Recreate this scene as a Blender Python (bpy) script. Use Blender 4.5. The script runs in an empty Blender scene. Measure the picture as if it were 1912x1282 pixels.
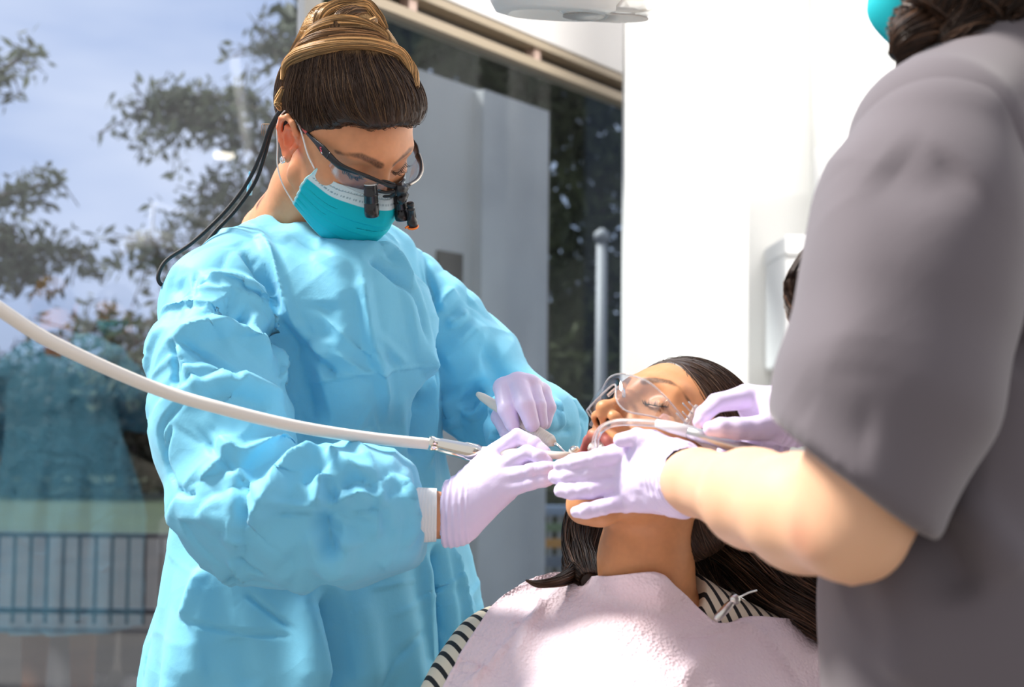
import bpy, math, random
import numpy as np
from mathutils import Vector, Matrix
from mathutils.bvhtree import BVHTree

# ---------------------------------------------------------------- camera
FPX = 2240.0                        # focal length in pixels of the 1912 x 1282 frame
PITCH, ROLL = math.radians(3.3), math.radians(0.6)
CAM = np.array([0.0, 0.0, 1.25])
_f = np.array([0, math.cos(PITCH), math.sin(PITCH)])
_u0 = np.array([0, -math.sin(PITCH), math.cos(PITCH)])
_r0 = np.array([1.0, 0, 0])
_r = _r0 * math.cos(ROLL) + _u0 * math.sin(ROLL)
_u = -_r0 * math.sin(ROLL) + _u0 * math.cos(ROLL)
CB = np.array([_r, _f, _u]).T       # columns: right, forward, up
sc = bpy.context.scene
cam_d = bpy.data.cameras.new('camera'); cam = bpy.data.objects.new('camera', cam_d)
sc.collection.objects.link(cam)
cam.matrix_world = Matrix(((_r[0], _u[0], -_f[0], CAM[0]), (_r[1], _u[1], -_f[1], CAM[1]),
                           (_r[2], _u[2], -_f[2], CAM[2]), (0, 0, 0, 1)))
cam_d.sensor_width = 36; cam_d.lens = 36 * FPX / 1912; cam_d.clip_start = 0.05; cam_d.clip_end = 400
cam_d.dof.use_dof = True; cam_d.dof.focus_distance = 1.50; cam_d.dof.aperture_fstop = 4.2
sc.camera = cam

def P(px, py, d):
    """photo pixel + distance from the lens plane -> a point of the place"""
    return CAM + CB @ np.array([(px - 956) / FPX * d, d, (641 - py) / FPX * d])
def pix(q):
    l = (np.asarray(q) - CAM) @ CB
    return np.stack([956 + FPX * l[..., 0] / l[..., 1], 641 - FPX * l[..., 2] / l[..., 1], l[..., 1]], -1)
def cd(x, y, z): return CB @ np.array([x, y, z], float)   # a direction: right, away, up

# ---------------------------------------------------------------- light
sc.view_settings.view_transform = 'Standard'; sc.view_settings.look = 'None'
sc.view_settings.gamma = 1; sc.view_settings.use_curve_mapping = False
sc.view_settings.exposure = 0.36
w = bpy.data.worlds.new('sky'); sc.world = w; w.use_nodes = True
nt = w.node_tree; nt.nodes.clear()
def N(nt, t, **k):
    n = nt.nodes.new(t)
    for a, b in k.items():
        if a.startswith('i_'): n.inputs[a[2:].replace('_', ' ')].default_value = b
        else: setattr(n, a, b)
    return n
tc = N(nt, 'ShaderNodeTexCoord'); sep = N(nt, 'ShaderNodeSeparateXYZ')
nt.links.new(tc.outputs['Generated'], sep.inputs[0])
elev = N(nt, 'ShaderNodeValToRGB'); nt.links.new(sep.outputs['Z'], elev.inputs[0])
cr = elev.color_ramp; cr.elements[0].position = 0.0; cr.elements[0].color = (.52, .62, .82, 1)
cr.elements[1].position = 0.55; cr.elements[1].color = (.50, .66, 1.05, 1)
e = cr.elements.new(.12); e.color = (.66, .80, 1.12, 1)
noi = N(nt, 'ShaderNodeTexNoise'); noi.inputs['Scale'].default_value = 2.6; noi.inputs['Detail'].default_value = 4
mp = N(nt, 'ShaderNodeMapping'); mp.inputs['Scale'].default_value = (1, 1, 3.4); mp.inputs['Rotation'].default_value = (.1, .12, .5)
nt.links.new(tc.outputs['Generated'], mp.inputs[0]); nt.links.new(mp.outputs[0], noi.inputs[0])
cl = N(nt, 'ShaderNodeValToRGB'); cl.color_ramp.elements[0].position = .42; cl.color_ramp.elements[1].position = .66
nt.links.new(noi.outputs[0], cl.inputs[0])
mx = N(nt, 'ShaderNodeMixRGB'); mx.inputs[2].default_value = (1.0, 1.08, 1.3, 1)
nt.links.new(cl.outputs[0], mx.inputs[0]); nt.links.new(elev.outputs[0], mx.inputs[1])
# the open side of the room behind the photographer: brighter, warmer haze of daylight
bk = N(nt, 'ShaderNodeMapRange'); bk.inputs[1].default_value = .25; bk.inputs[2].default_value = -.5
nt.links.new(sep.outputs['Y'], bk.inputs[0])
mx2 = N(nt, 'ShaderNodeMixRGB'); mx2.inputs[2].default_value = (.86, .85, .86, 1)
nt.links.new(bk.outputs[0], mx2.inputs[0]); nt.links.new(mx.outputs[0], mx2.inputs[1])
bg = N(nt, 'ShaderNodeBackground'); bg.inputs[1].default_value = 0.66
nt.links.new(mx2.outputs[0], bg.inputs[0])
out = N(nt, 'ShaderNodeOutputWorld'); nt.links.new(bg.outputs[0], out.inputs[0])
sun_d = bpy.data.lights.new('sun', 'SUN'); sun_d.energy = 6.8; sun_d.angle = math.radians(14); sun_d.color = (1, .95, .88)
sun = bpy.data.objects.new('sun', sun_d); sc.collection.objects.link(sun)
sun.rotation_euler = Vector((.58, -.12, -.80)).to_track_quat('-Z', 'Y').to_euler()   # from high on the left

wash_d = bpy.data.lights.new('added_wall_fill', 'AREA'); wash_d.shape = 'RECTANGLE'; wash_d.size = 2.8; wash_d.size_y = .14; wash_d.energy = 58; wash_d.color = (1, .98, .95)
wash = bpy.data.objects.new('added_wall_fill', wash_d); sc.collection.objects.link(wash)   # added fill light that brightens the white wall, its tube casing added too
wash.location = (1.55, 2.85, 2.99); wash.rotation_euler = Vector((-.05, .85, -1.0)).to_track_quat('-Z', 'Y').to_euler()

# ---------------------------------------------------------------- naming helpers
COL = sc.collection
def link(o, parent=None):
    COL.objects.link(o)
    if parent is not None: o.parent = parent
    return o
def tag(o, label, cat, group=None, kind=None):
    if label: o['label'] = label
    if cat: o['category'] = cat
    if group: o['group'] = group
    if kind: o['kind'] = kind
    return o
def empty(name, loc, label, cat, group=None):
    o = bpy.data.objects.new(name, None); COL.objects.link(o); o.location = Vector(loc); o.empty_display_size = .05
    return tag(o, label, cat, group)

# ---------------------------------------------------------------- meshes from numpy
def mesh(name, V, F, mat, parent=None, smooth=True, col=None, label=None):
    """V (n,3) world points; F (m,3|4) faces; col (n,3) own colours of the thing"""
    V = np.asarray(V, np.float64).copy(); F = np.asarray(F, np.int32)
    if parent is not None: V -= np.array(parent_loc(parent))
    me = bpy.data.meshes.new(name); k = F.shape[1]
    me.vertices.add(len(V)); me.vertices.foreach_set('co', V.astype(np.float32).ravel())
    me.loops.add(F.size); me.loops.foreach_set('vertex_index', F.ravel())
    me.polygons.add(len(F)); me.polygons.foreach_set('loop_start', np.arange(0, F.size, k, dtype=np.int32))
    me.polygons.foreach_set('loop_total', np.full(len(F), k, np.int32))
    me.update(calc_edges=True)
    me.polygons.foreach_set('use_smooth', np.full(len(F), bool(smooth)))
    if col is not None:
        a = me.color_attributes.new('tint', 'FLOAT_COLOR', 'POINT')
        a.data.foreach_set('color', np.c_[col, np.ones(len(col))].astype(np.float32).ravel())
    me.materials.append(mat)
    o = bpy.data.objects.new(name, me); COL.objects.link(o)
    if parent is not None: o.parent = parent
    if label: o['label'] = label
    return o
def parent_loc(p):
    v = Vector((0, 0, 0))
    while p is not None: v += p.location; p = p.parent
    return v
def join(parts):
    """[(V,F)...] -> one (V,F), quads padded from tris not mixed"""
    Vs, Fs, n = [], [], 0
    for V, F in parts:
        V = np.asarray(V, float); F = np.asarray(F, int)
        if F.shape[1] == 3: F = np.c_[F, F[:, 2]]
        Vs.append(V); Fs.append(F + n); n += len(V)
    return np.concatenate(Vs), np.concatenate(Fs)
def q2t(F):
    return np.concatenate([F[:, [0, 1, 2]], F[:, [0, 2, 3]]]) if F.shape[1] == 4 else F
def meshp(name, parts, mat, parent=None, **k):
    V, F = join(parts); F = q2t(F); F = F[(F[:, 0] != F[:, 2]) & (F[:, 1] != F[:, 2]) & (F[:, 0] != F[:, 1])]
    return mesh(name, V, F, mat, parent, **k)
def box(lo, hi, R=None, c=None):
    lo = np.array(lo, float); hi = np.array(hi, float)
    V = np.array([[(lo, hi)[i][0], (lo, hi)[j][1], (lo, hi)[k][2]] for i in (0, 1) for j in (0, 1) for k in (0, 1)])
    F = np.array([[0, 1, 3, 2], [4, 6, 7, 5], [0, 4, 5, 1], [2, 3, 7, 6], [0, 2, 6, 4], [1, 5, 7, 3]])
    if R is not None: V = V @ np.asarray(R).T
    if c is not None: V = V + np.asarray(c)
    return V, F
def catmull(pts, n=8):
    p = np.asarray(pts, float)
    if len(p) < 3:
        t = np.linspace(0, 1, n + 1)[:, None]; return p[0] * (1 - t) + p[-1] * t
    q = np.concatenate([[2 * p[0] - p[1]], p, [2 * p[-1] - p[-2]]]); o = []
    for i in range(len(p) - 1):
        a, b, c, d = q[i:i + 4]
        for t in np.linspace(0, 1, n, endpoint=False):
            o.append(.5 * (2 * b + (c - a) * t + (2 * a - 5 * b + 4 * c - d) * t * t + (3 * b - a - 3 * c + d) * t ** 3))
    o.append(p[-1]); return np.array(o)
def tube(pts, r, seg=12, cap=True, closed=False):
    """tube along pts with radius r (number or list)"""
    p = np.asarray(pts, float); n = len(p); r = np.broadcast_to(np.asarray(r, float), (n,)) if np.ndim(r) <= 1 else r
    t = np.gradient(p, axis=0) if not closed else np.roll(p, -1, 0) - np.roll(p, 1, 0)
    t /= np.linalg.norm(t, axis=1)[:, None] + 1e-12
    a = np.cross(t[0], [0, 0, 1.0]);
    if np.linalg.norm(a) < .1: a = np.cross(t[0], [1.0, 0, 0])
    V = []; ang = np.linspace(0, 2 * np.pi, seg, endpoint=False)
    for i in range(n):
        a = a - t[i] * np.dot(a, t[i]); a /= np.linalg.norm(a); b = np.cross(t[i], a)
        V.append(p[i] + r[i] * (np.cos(ang)[:, None] * a + np.sin(ang)[:, None] * b))
    V = np.concatenate(V); F = []
    m = n if closed else n - 1
    for i in range(m):
        for j in range(seg):
            k = (j + 1) % seg; i2 = (i + 1) % n
            F.append([i * seg + j, i * seg + k, i2 * seg + k, i2 * seg + j])
    if cap and not closed:
        V = np.concatenate([V, [p[0]], [p[-1]]]); c0, c1 = n * seg, n * seg + 1
        for j in range(seg):
            k = (j + 1) % seg
            F.append([c0, k, j, j]); F.append([c1, (n - 1) * seg + j, (n - 1) * seg + k, (n - 1) * seg + k])
    return V, np.array(F)
def lathe(a, b, prof, seg=24):
    """profile [(t along a->b, radius)...]"""
    a = np.asarray(a, float); b = np.asarray(b, float)
    pts = [a + (b - a) * t for t, _ in prof]
    d = (b - a) / np.linalg.norm(b - a); x = np.cross(d, [0, 0, 1.0])
    if np.linalg.norm(x) < .1: x = np.cross(d, [1.0, 0, 0])
    x /= np.linalg.norm(x); y = np.cross(d, x); ang = np.linspace(0, 2 * np.pi, seg, endpoint=False)
    V = np.concatenate([q + r * (np.cos(ang)[:, None] * x + np.sin(ang)[:, None] * y) for q, (_, r) in zip(pts, prof)])
    F = [[i * seg + j, i * seg + (j + 1) % seg, (i + 1) * seg + (j + 1) % seg, (i + 1) * seg + j] for i in range(len(prof) - 1) for j in range(seg)]
    n = len(prof); V = np.concatenate([V, [pts[0]], [pts[-1]]])
    for j in range(seg):
        k = (j + 1) % seg
        F.append([n * seg, k, j, j]); F.append([n * seg + 1, (n - 1) * seg + j, (n - 1) * seg + k, (n - 1) * seg + k])
    return V, np.array(F)
def grid(pts, thick=0):
    """pts (n,m,3) -> sheet; with thickness a closed slab"""
    pts = np.asarray(pts, float); n, m = pts.shape[:2]; V = pts.reshape(-1, 3)
    F = np.array([[i * m + j, i * m + j + 1, (i + 1) * m + j + 1, (i + 1) * m + j] for i in range(n - 1) for j in range(m - 1)])
    if not thick: return V, F
    N_ = vnorm(V, F); V2 = np.concatenate([V, V - N_ * thick]); k = n * m
    F2 = [F, F[:, ::-1] + k]; e = []
    e += [[j, j + k, j + 1 + k, j + 1] for j in range(m - 1)]
    e += [[(n - 1) * m + j + 1, (n - 1) * m + j + 1 + k, (n - 1) * m + j + k, (n - 1) * m + j] for j in range(m - 1)]
    e += [[(i + 1) * m, (i + 1) * m + k, i * m + k, i * m] for i in range(n - 1)]
    e += [[i * m + m - 1, i * m + m - 1 + k, (i + 1) * m + m - 1 + k, (i + 1) * m + m - 1] for i in range(n - 1)]
    return V2, np.concatenate(F2 + [np.array(e)])
def vnorm(V, F):
    Fn = np.cross(V[F[:, 2]] - V[F[:, 0]], V[F[:, -1]] - V[F[:, 1]])
    n = np.zeros_like(V)
    for k in range(F.shape[1]):
        for c in range(3): n[:, c] += np.bincount(F[:, k], Fn[:, c], len(V))
    return n / (np.linalg.norm(n, axis=1)[:, None] + 1e-12)
def relax(V, F, it=1, lam=.5):
    E_ = np.concatenate([F[:, [i, (i + 1) % F.shape[1]]] for i in range(F.shape[1])]); E_ = np.concatenate([E_, E_[:, ::-1]])
    cnt = np.bincount(E_[:, 0], minlength=len(V))[:, None] + 1e-9
    for _ in range(it):
        s = np.stack([np.bincount(E_[:, 0], V[E_[:, 1], c], len(V)) for c in range(3)], 1)
        V = V + lam * (s / cnt - V)
    return V

# ---------------------------------------------------------------- implicit solids
class Solid:
    """soft-blended volumes on a grid, meshed by surface nets"""
    def __init__(s, lo, hi, v):
        s.lo = np.asarray(lo, float); s.v = v; s.n = np.ceil((np.asarray(hi) - s.lo) / v).astype(int) + 1
        s.f = np.full(s.n, .05, np.float32)
    def _sub(s, lo, hi):
        a = np.clip(np.floor((np.asarray(lo) - s.lo) / s.v).astype(int), 0, s.n); b = np.clip(np.ceil((np.asarray(hi) - s.lo) / s.v).astype(int) + 1, 0, s.n)
        if (b <= a).any(): return None, None
        ax = [(s.lo[i] + np.arange(a[i], b[i]) * s.v).astype(np.float32) for i in range(3)]
        return tuple(slice(a[i], b[i]) for i in range(3)), np.stack(np.meshgrid(*ax, indexing='ij'), -1)
    def put(s, fn, lo, hi, k=.01, mode='u'):
        m = k + .012
        sl, X = s._sub(np.asarray(lo) - m, np.asarray(hi) + m)
        if sl is None: return
        d = fn(X); g = s.f[sl]
        if mode == 'u': h = np.maximum(k - np.abs(g - d), 0) / k; s.f[sl] = np.minimum(g, d) - h * h * k * .25
        elif mode == 's': d = -d; h = np.maximum(k - np.abs(g - d), 0) / k; s.f[sl] = np.maximum(g, d) + h * h * k * .25
    def cap(s, a, b, ra, rb=None, k=.01, mode='u', flat=None):
        a = np.asarray(a, float); b = np.asarray(b, float); rb = ra if rb is None else rb
        ba = (b - a); L = max(ba @ ba, 1e-12)
        def fn(X):
            p = X - a.astype(np.float32)
            q = 1.
            if flat is not None:
                nn, q = flat; nn = np.asarray(nn, float) / np.linalg.norm(nn)
                # squash along nn around the segment
                h = np.clip(p @ ba / L, 0, 1); c = p - h[..., None] * ba
                cn = c @ nn; c = c + (cn * (1 / q - 1))[..., None] * nn
                return (np.linalg.norm(c, axis=-1) - (ra + (rb - ra) * h)) * (.5 + .5 * q)
            h = np.clip(p @ ba / L, 0, 1)
            return np.linalg.norm(p - h[..., None] * ba, axis=-1) - (ra + (rb - ra) * h)
        R = max(ra, rb); s.put(fn, np.minimum(a, b) - R, np.maximum(a, b) + R, k, mode)
    def chain(s, pts, rs, k=.01, mode='u', flat=None):
        for i in range(len(pts) - 1): s.cap(pts[i], pts[i + 1], rs[i], rs[i + 1], k, mode, flat)
    def ell(s, c, r, R=None, k=.01, mode='u'):
        c = np.asarray(c, float); r = np.asarray(r, float); M = np.eye(3) if R is None else np.asarray(R)
        def fn(X):
            p = (X - c.astype(np.float32)) @ M
            a = np.linalg.norm(p / r, axis=-1); b = np.linalg.norm(p / r ** 2, axis=-1) + 1e-9
            return a * (a - 1) / b
        e = np.sqrt((M ** 2) @ (r ** 2)) if R is not None else r
        s.put(fn, c - e, c + e, k, mode)
    def sample(s, p):
        q = (np.asarray(p) - s.lo) / s.v; q = np.clip(q, 0, s.n - 1.001); i = q.astype(int); t = q - i; o = 0
        for a in (0, 1):
            for b in (0, 1):
                for c in (0, 1):
                    o = o + s.f[i[:, 0] + a, i[:, 1] + b, i[:, 2] + c] * (t[:, 0] if a else 1 - t[:, 0]) * (t[:, 1] if b else 1 - t[:, 1]) * (t[:, 2] if c else 1 - t[:, 2])
        return o
    def grad(s, p):
        e = s.v; g = np.stack([s.sample(p + np.eye(3)[i] * e) - s.sample(p - np.eye(3)[i] * e) for i in range(3)], 1)
        return g / (np.linalg.norm(g, axis=1)[:, None] + 1e-9)
    def net(s, smooth=1):
        f = s.f; ins = f < 0; n0, n1, n2 = f.shape
        c = ins[:-1, :-1, :-1].astype(np.int8)
        for a, b, d in ((0, 0, 1), (0, 1, 0), (0, 1, 1), (1, 0, 0), (1, 0, 1), (1, 1, 0), (1, 1, 1)):
            c = c + ins[a:n0 - 1 + a, b:n1 - 1 + b, d:n2 - 1 + d]
        act = (c > 0) & (c < 8); idx = np.full(act.shape, -1, np.int32); cells = np.argwhere(act); idx[act] = np.arange(len(cells))
        acc = np.zeros((len(cells), 3)); cnt = np.zeros(len(cells)); i, j, k = cells.T
        corners = [(a, b, d) for a in (0, 1) for b in (0, 1) for d in (0, 1)]
        for A in corners:
            for ax in range(3):
                if A[ax]: continue
                B = list(A); B[ax] = 1
                fa = f[i + A[0], j + A[1], k + A[2]]; fb = f[i + B[0], j + B[1], k + B[2]]
                m = (fa < 0) != (fb < 0); t = np.where(m, fa / (fa - fb + 1e-20), 0)
                p = np.tile(np.array(A, float), (len(cells), 1)); p[:, ax] = t
                acc += p * m[:, None]; cnt += m
        V = s.lo + (cells + acc / cnt[:, None]) * s.v; Fs = []
        for ax in range(3):
            u, w_ = [(1, 2), (2, 0), (0, 1)][ax]
            a = [slice(None)] * 3; b = [slice(None)] * 3; a[ax] = slice(0, -1); b[ax] = slice(1, None)
            for x in (u, w_): a[x] = slice(1, -1); b[x] = slice(1, -1)
            fa, fb = ins[tuple(a)], ins[tuple(b)]
            for sgn, m in ((1, fa & ~fb), (0, ~fa & fb)):
                e = np.argwhere(m)
                if not len(e): continue
                e[:, u] += 1; e[:, w_] += 1
                def at(du, dw):
                    q = e.copy(); q[:, u] += du; q[:, w_] += dw; return idx[q[:, 0], q[:, 1], q[:, 2]]
                Q = np.stack([at(-1, -1), at(0, -1), at(0, 0), at(-1, 0)], 1)
                Fs.append(Q if sgn else Q[:, ::-1])
        F = np.concatenate(Fs)
        if smooth: V = relax(V, F, smooth, .5)
        return V, F

# ---------------------------------------------------------------- noise
def hash3(i):
    i = i.astype(np.uint64); h = (i[..., 0] * 73856093) ^ (i[..., 1] * 19349663) ^ (i[..., 2] * 83492791)
    o = []
    for s in (2654435761, 2246822519, 3266489917):
        x = (h * s) & 0xffffffff; x ^= x >> 15; x = (x * 2246822519) & 0xffffffff; x ^= x >> 13; o.append((x & 0xffff) / 65535.)
    return np.stack(o, -1)
def vnoise(p, seed=0):
    p = np.asarray(p) + 1000 + seed * 17.3; i = np.floor(p).astype(np.int64); t = p - i; t = t * t * (3 - 2 * t); o = 0
    for a in (0, 1):
        for b in (0, 1):
            for c in (0, 1):
                h = hash3(i + np.array([a, b, c]))[..., 0]
                o = o + h * (t[..., 0] if a else 1 - t[..., 0]) * (t[..., 1] if b else 1 - t[..., 1]) * (t[..., 2] if c else 1 - t[..., 2])
    return o * 2 - 1
def facets(p, seed=0):
    """crumple: distance to scattered points, sharp ridges where cells meet"""
    p = np.asarray(p) + 1000 + seed * 31.7; i = np.floor(p).astype(np.int64); best = np.full(len(p), 9.)
    for a in (-1, 0, 1):
        for b in (-1, 0, 1):
            for c in (-1, 0, 1):
                j = i + np.array([a, b, c]); q = j + hash3(j); best = np.minimum(best, ((q - p) ** 2).sum(1))
    return np.sqrt(best)
def polydist(V, pts):
    """distance and arc parameter to a polyline"""
    best = np.full(len(V), 1e9); par = np.zeros(len(V)); n = len(pts) - 1
    for i in range(n):
        a, b = pts[i], pts[i + 1]; ba = b - a; L = ba @ ba + 1e-12
        h = np.clip((V - a) @ ba / L, 0, 1); d = np.linalg.norm(V - a - h[:, None] * ba, axis=1)
        m = d < best; best[m] = d[m]; par[m] = (i + h[m]) / n
    return best, par
def crease(V, F, strokes, dflt=1.5):
    """press folds into cloth: each stroke runs over the cloth between two or more marks
    (px,py pairs found on the surface by a ray), width mm, height mm (+ ridge, - valley)"""
    bv = BVHTree.FromPolygons([Vector(v) for v in V], q2t(F).tolist()); nrm = vnorm(V, F); D = np.zeros(len(V))
    for st in strokes:
        marks, wd, h = st[:3]; soft = len(st) > 3 and st[3]; p3 = []
        mk = catmull(np.array(marks, float), 4) if len(marks) > 2 else catmull(np.array(marks, float), 5)
        for x, y in mk:
            q = P(x, y, 1.0) - CAM; hit = bv.ray_cast(Vector(CAM), Vector(q).normalized())[0]
            if hit is not None: p3.append(np.array(hit))
        if len(p3) < 2: continue
        p3 = np.array(p3)
        keep = [0] + [i for i in range(1, len(p3)) if np.linalg.norm(p3[i] - p3[i - 1]) < .12]
        p3 = p3[keep]
        if len(p3) < 2: continue
        w_ = wd / 1000.; m = ((V > p3.min(0) - w_ * 2) & (V < p3.max(0) + w_ * 2)).all(1)
        d, t = polydist(V[m], p3); x = d / w_
        prof = np.exp(-x * x * 1.6) if soft else np.maximum(1 - x, 0) ** 1.25
        D[m] += 1.35 * h / 1000. * prof * np.clip(np.minimum(t, 1 - t) * 5 + .15, 0, 1)
    return V + nrm * D[:, None]

def random_creases(V, F, pick, count, seed, L=(.05, .14), wd=(.012, .026), h=(.004, .009), along=None):
    """straight one-sided folds scattered over cloth: a steep flank and a long gentle one"""
    g = np.random.default_rng(seed); n = vnorm(V, F); D = np.zeros(len(V)); ids = np.flatnonzero(pick)
    for _ in range(count):
        i = ids[g.integers(len(ids))]; t = g.normal(size=3)
        if along is not None: t = t * .8 + along(V[i]) * g.normal() * 1.3
        t -= n[i] * (t @ n[i]); t /= np.linalg.norm(t); s_ = np.cross(n[i], t); l = g.uniform(*L); w_ = g.uniform(*wd); hh = g.uniform(*h) * (1 if g.random() < .62 else -.8)
        m = (np.abs(V - V[i]) < l * .5 + w_ * 1.3).all(1); q = V[m] - V[i]; a = q @ t; b = q @ s_ + .08 * a * a / l * g.choice([-1, 1]); z = np.abs(q @ n[i])
        prof = np.where(b > 0, np.maximum(0, 1 - b / w_), np.maximum(0, 1 + b / (w_ * .30))) * np.clip((1 - np.abs(a) / (l * .5)) * 2.2, 0, 1) * (z < .035) * ((n[m] @ n[i]) > .2)
        D[m] = np.where(np.abs(D[m]) > np.abs(hh * prof), D[m], hh * prof)
    return V + n * D[:, None]

# ---------------------------------------------------------------- materials
def mat(name, color, rough=.5, spec=.5, metal=0, sss=0, ssc=None, bump=None, tint=False, trans=0, alpha=1, sheen=0, translucent=0, coat=0, emis=0, ior=None, var=None, tcol=None):
    """bump = (kind, scale, strength, distance); tint uses the thing's own vertex colours; var=(scale, colour2, amount)"""
    m = bpy.data.materials.new(name); m.use_nodes = True; nt = m.node_tree; b = nt.nodes['Principled BSDF']
    c = tuple(color) + (1,); b.inputs['Base Color'].default_value = c; b.inputs['Roughness'].default_value = rough
    b.inputs['Specular IOR Level'].default_value = spec; b.inputs['Metallic'].default_value = metal
    if ior: b.inputs['IOR'].default_value = ior
    if sss:
        b.inputs['Subsurface Weight'].default_value = sss; b.inputs['Subsurface Scale'].default_value = .006
        b.inputs['Subsurface Radius'].default_value = ssc or (1, .35, .2)
    b.inputs['Transmission Weight'].default_value = trans; b.inputs['Alpha'].default_value = alpha
    b.inputs['Sheen Weight'].default_value = sheen; b.inputs['Coat Weight'].default_value = coat
    if emis: b.inputs['Emission Color'].default_value = c; b.inputs['Emission Strength'].default_value = emis
    csock = None
    if tint:
        a = N(nt, 'ShaderNodeAttribute'); a.attribute_name = 'tint'; csock = a.outputs['Color']
    geo = N(nt, 'ShaderNodeTexCoord')
    if var:
        n = N(nt, 'ShaderNodeTexNoise'); n.inputs['Scale'].default_value = var[0]; n.inputs['Detail'].default_value = 4
        nt.links.new(geo.outputs['Object'], n.inputs[0])
        r = N(nt, 'ShaderNodeMapRange'); r.inputs[1].default_value = .35; r.inputs[2].default_value = .65; r.inputs[4].default_value = var[2]
        nt.links.new(n.outputs[0], r.inputs[0]); x = N(nt, 'ShaderNodeMixRGB'); x.inputs[1].default_value = c; x.inputs[2].default_value = tuple(var[1]) + (1,)
        if csock is not None: nt.links.new(csock, x.inputs[1])
        nt.links.new(r.outputs[0], x.inputs[0]); csock = x.outputs[0]
    if csock is not None: nt.links.new(csock, b.inputs['Base Color'])
    bsock = None
    if bump:
        for kind, scale, st, dist in (bump if isinstance(bump, list) else [bump]):
            if kind == 'noise': n = N(nt, 'ShaderNodeTexNoise'); n.inputs['Scale'].default_value = scale; n.inputs['Detail'].default_value = 5; o_ = n.outputs[0]
            elif kind == 'dots': n = N(nt, 'ShaderNodeTexVoronoi'); n.inputs['Scale'].default_value = scale; n.inputs['Randomness'].default_value = .25; o_ = n.outputs[0]
            elif kind == 'cells': n = N(nt, 'ShaderNodeTexVoronoi'); n.inputs['Scale'].default_value = scale; o_ = n.outputs[0]
            elif kind == 'wave': n = N(nt, 'ShaderNodeTexWave'); n.inputs['Scale'].default_value = scale; n.inputs['Distortion'].default_value = 3; o_ = n.outputs[1]
            nt.links.new(geo.outputs['Object'], n.inputs[0])
            bp = N(nt, 'ShaderNodeBump'); bp.inputs['Strength'].default_value = st; bp.inputs['Distance'].default_value = dist
            nt.links.new(o_, bp.inputs['Height'])
            if bsock is not None: nt.links.new(bsock, bp.inputs['Normal'])
            bsock = bp.outputs[0]
        nt.links.new(bsock, b.inputs['Normal'])
    if translucent:
        t = N(nt, 'ShaderNodeBsdfTranslucent'); t.inputs[0].default_value = (tuple(tcol) + (1,)) if tcol else c
        if csock is not None and not tcol: nt.links.new(csock, t.inputs[0])
        if bsock is not None: nt.links.new(bsock, t.inputs['Normal'])
        x = N(nt, 'ShaderNodeMixShader'); x.inputs[0].default_value = translucent
        nt.links.new(b.outputs[0], x.inputs[1]); nt.links.new(t.outputs[0], x.inputs[2]); nt.links.new(x.outputs[0], nt.nodes['Material Output'].inputs[0])
    return m
def pane_mat(name, refl, tintc, rough=0.0):
    m = bpy.data.materials.new(name); m.use_nodes = True; nt = m.node_tree; nt.nodes.clear()
    t = N(nt, 'ShaderNodeBsdfTransparent'); t.inputs[0].default_value = tuple(tintc) + (1,)
    g = N(nt, 'ShaderNodeBsdfGlossy'); g.inputs['Roughness'].default_value = rough
    x = N(nt, 'ShaderNodeMixShader'); x.inputs[0].default_value = refl; o = N(nt, 'ShaderNodeOutputMaterial')
    nt.links.new(t.outputs[0], x.inputs[1]); nt.links.new(g.outputs[0], x.inputs[2]); nt.links.new(x.outputs[0], o.inputs[0])
    return m
# ================================================================ THE SETTING
def struct(name, V, F, m, smooth=False, **k):
    o = mesh(name, V, q2t(F) if len(F[0]) == 4 and False else F, m, smooth=smooth); o['kind'] = 'structure'; return o
aN = np.array([-.447, .894, 0]); aD = np.array([.894, .447, 0]); aP = np.array([-.545, 3.29, 0])   # left glazing: outward normal, run, corner
bN = np.array([-.788, .616, 0]); bD = np.array([.616, .788, 0])                                    # right glazing
def mirror(p): p = np.asarray(p, float); return p - 2 * ((p - aP) @ aN) * aN
def slab(o, d, n, u0, u1, z0, z1, t0, t1):
    """upright slab: run d from u0 to u1, height z0..z1, thickness t0..t1 along n"""
    V = np.array([o + d * u + n * t + np.array([0, 0, z]) for u in (u0, u1) for t in (t0, t1) for z in (z0, z1)])
    return V, box((0, 0, 0), (1, 1, 1))[1]
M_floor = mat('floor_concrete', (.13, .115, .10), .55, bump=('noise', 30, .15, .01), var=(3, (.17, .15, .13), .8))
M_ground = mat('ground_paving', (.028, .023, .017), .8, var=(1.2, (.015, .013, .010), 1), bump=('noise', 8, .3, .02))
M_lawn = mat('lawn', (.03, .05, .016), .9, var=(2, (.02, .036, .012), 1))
M_wall = mat('white_paint', (.86, .86, .84), .6, bump=('noise', 60, .05, .002))
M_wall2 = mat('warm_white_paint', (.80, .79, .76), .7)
M_cream = mat('cream_metal', (.36, .29, .205), .45)
M_dark = mat('dark_bronze_metal', (.05, .038, .028), .5)
M_frame = mat('grey_metal', (.30, .29, .27), .45)
M_soffit = mat('soffit_paint', (.72, .69, .67), .8)
struct('floor', *slab(np.array([0, 0, 0]), np.array([1., 0, 0]), np.array([0, 1., 0]), -5, 5, -.1, 0, -3, 2.6), M_floor)
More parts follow.
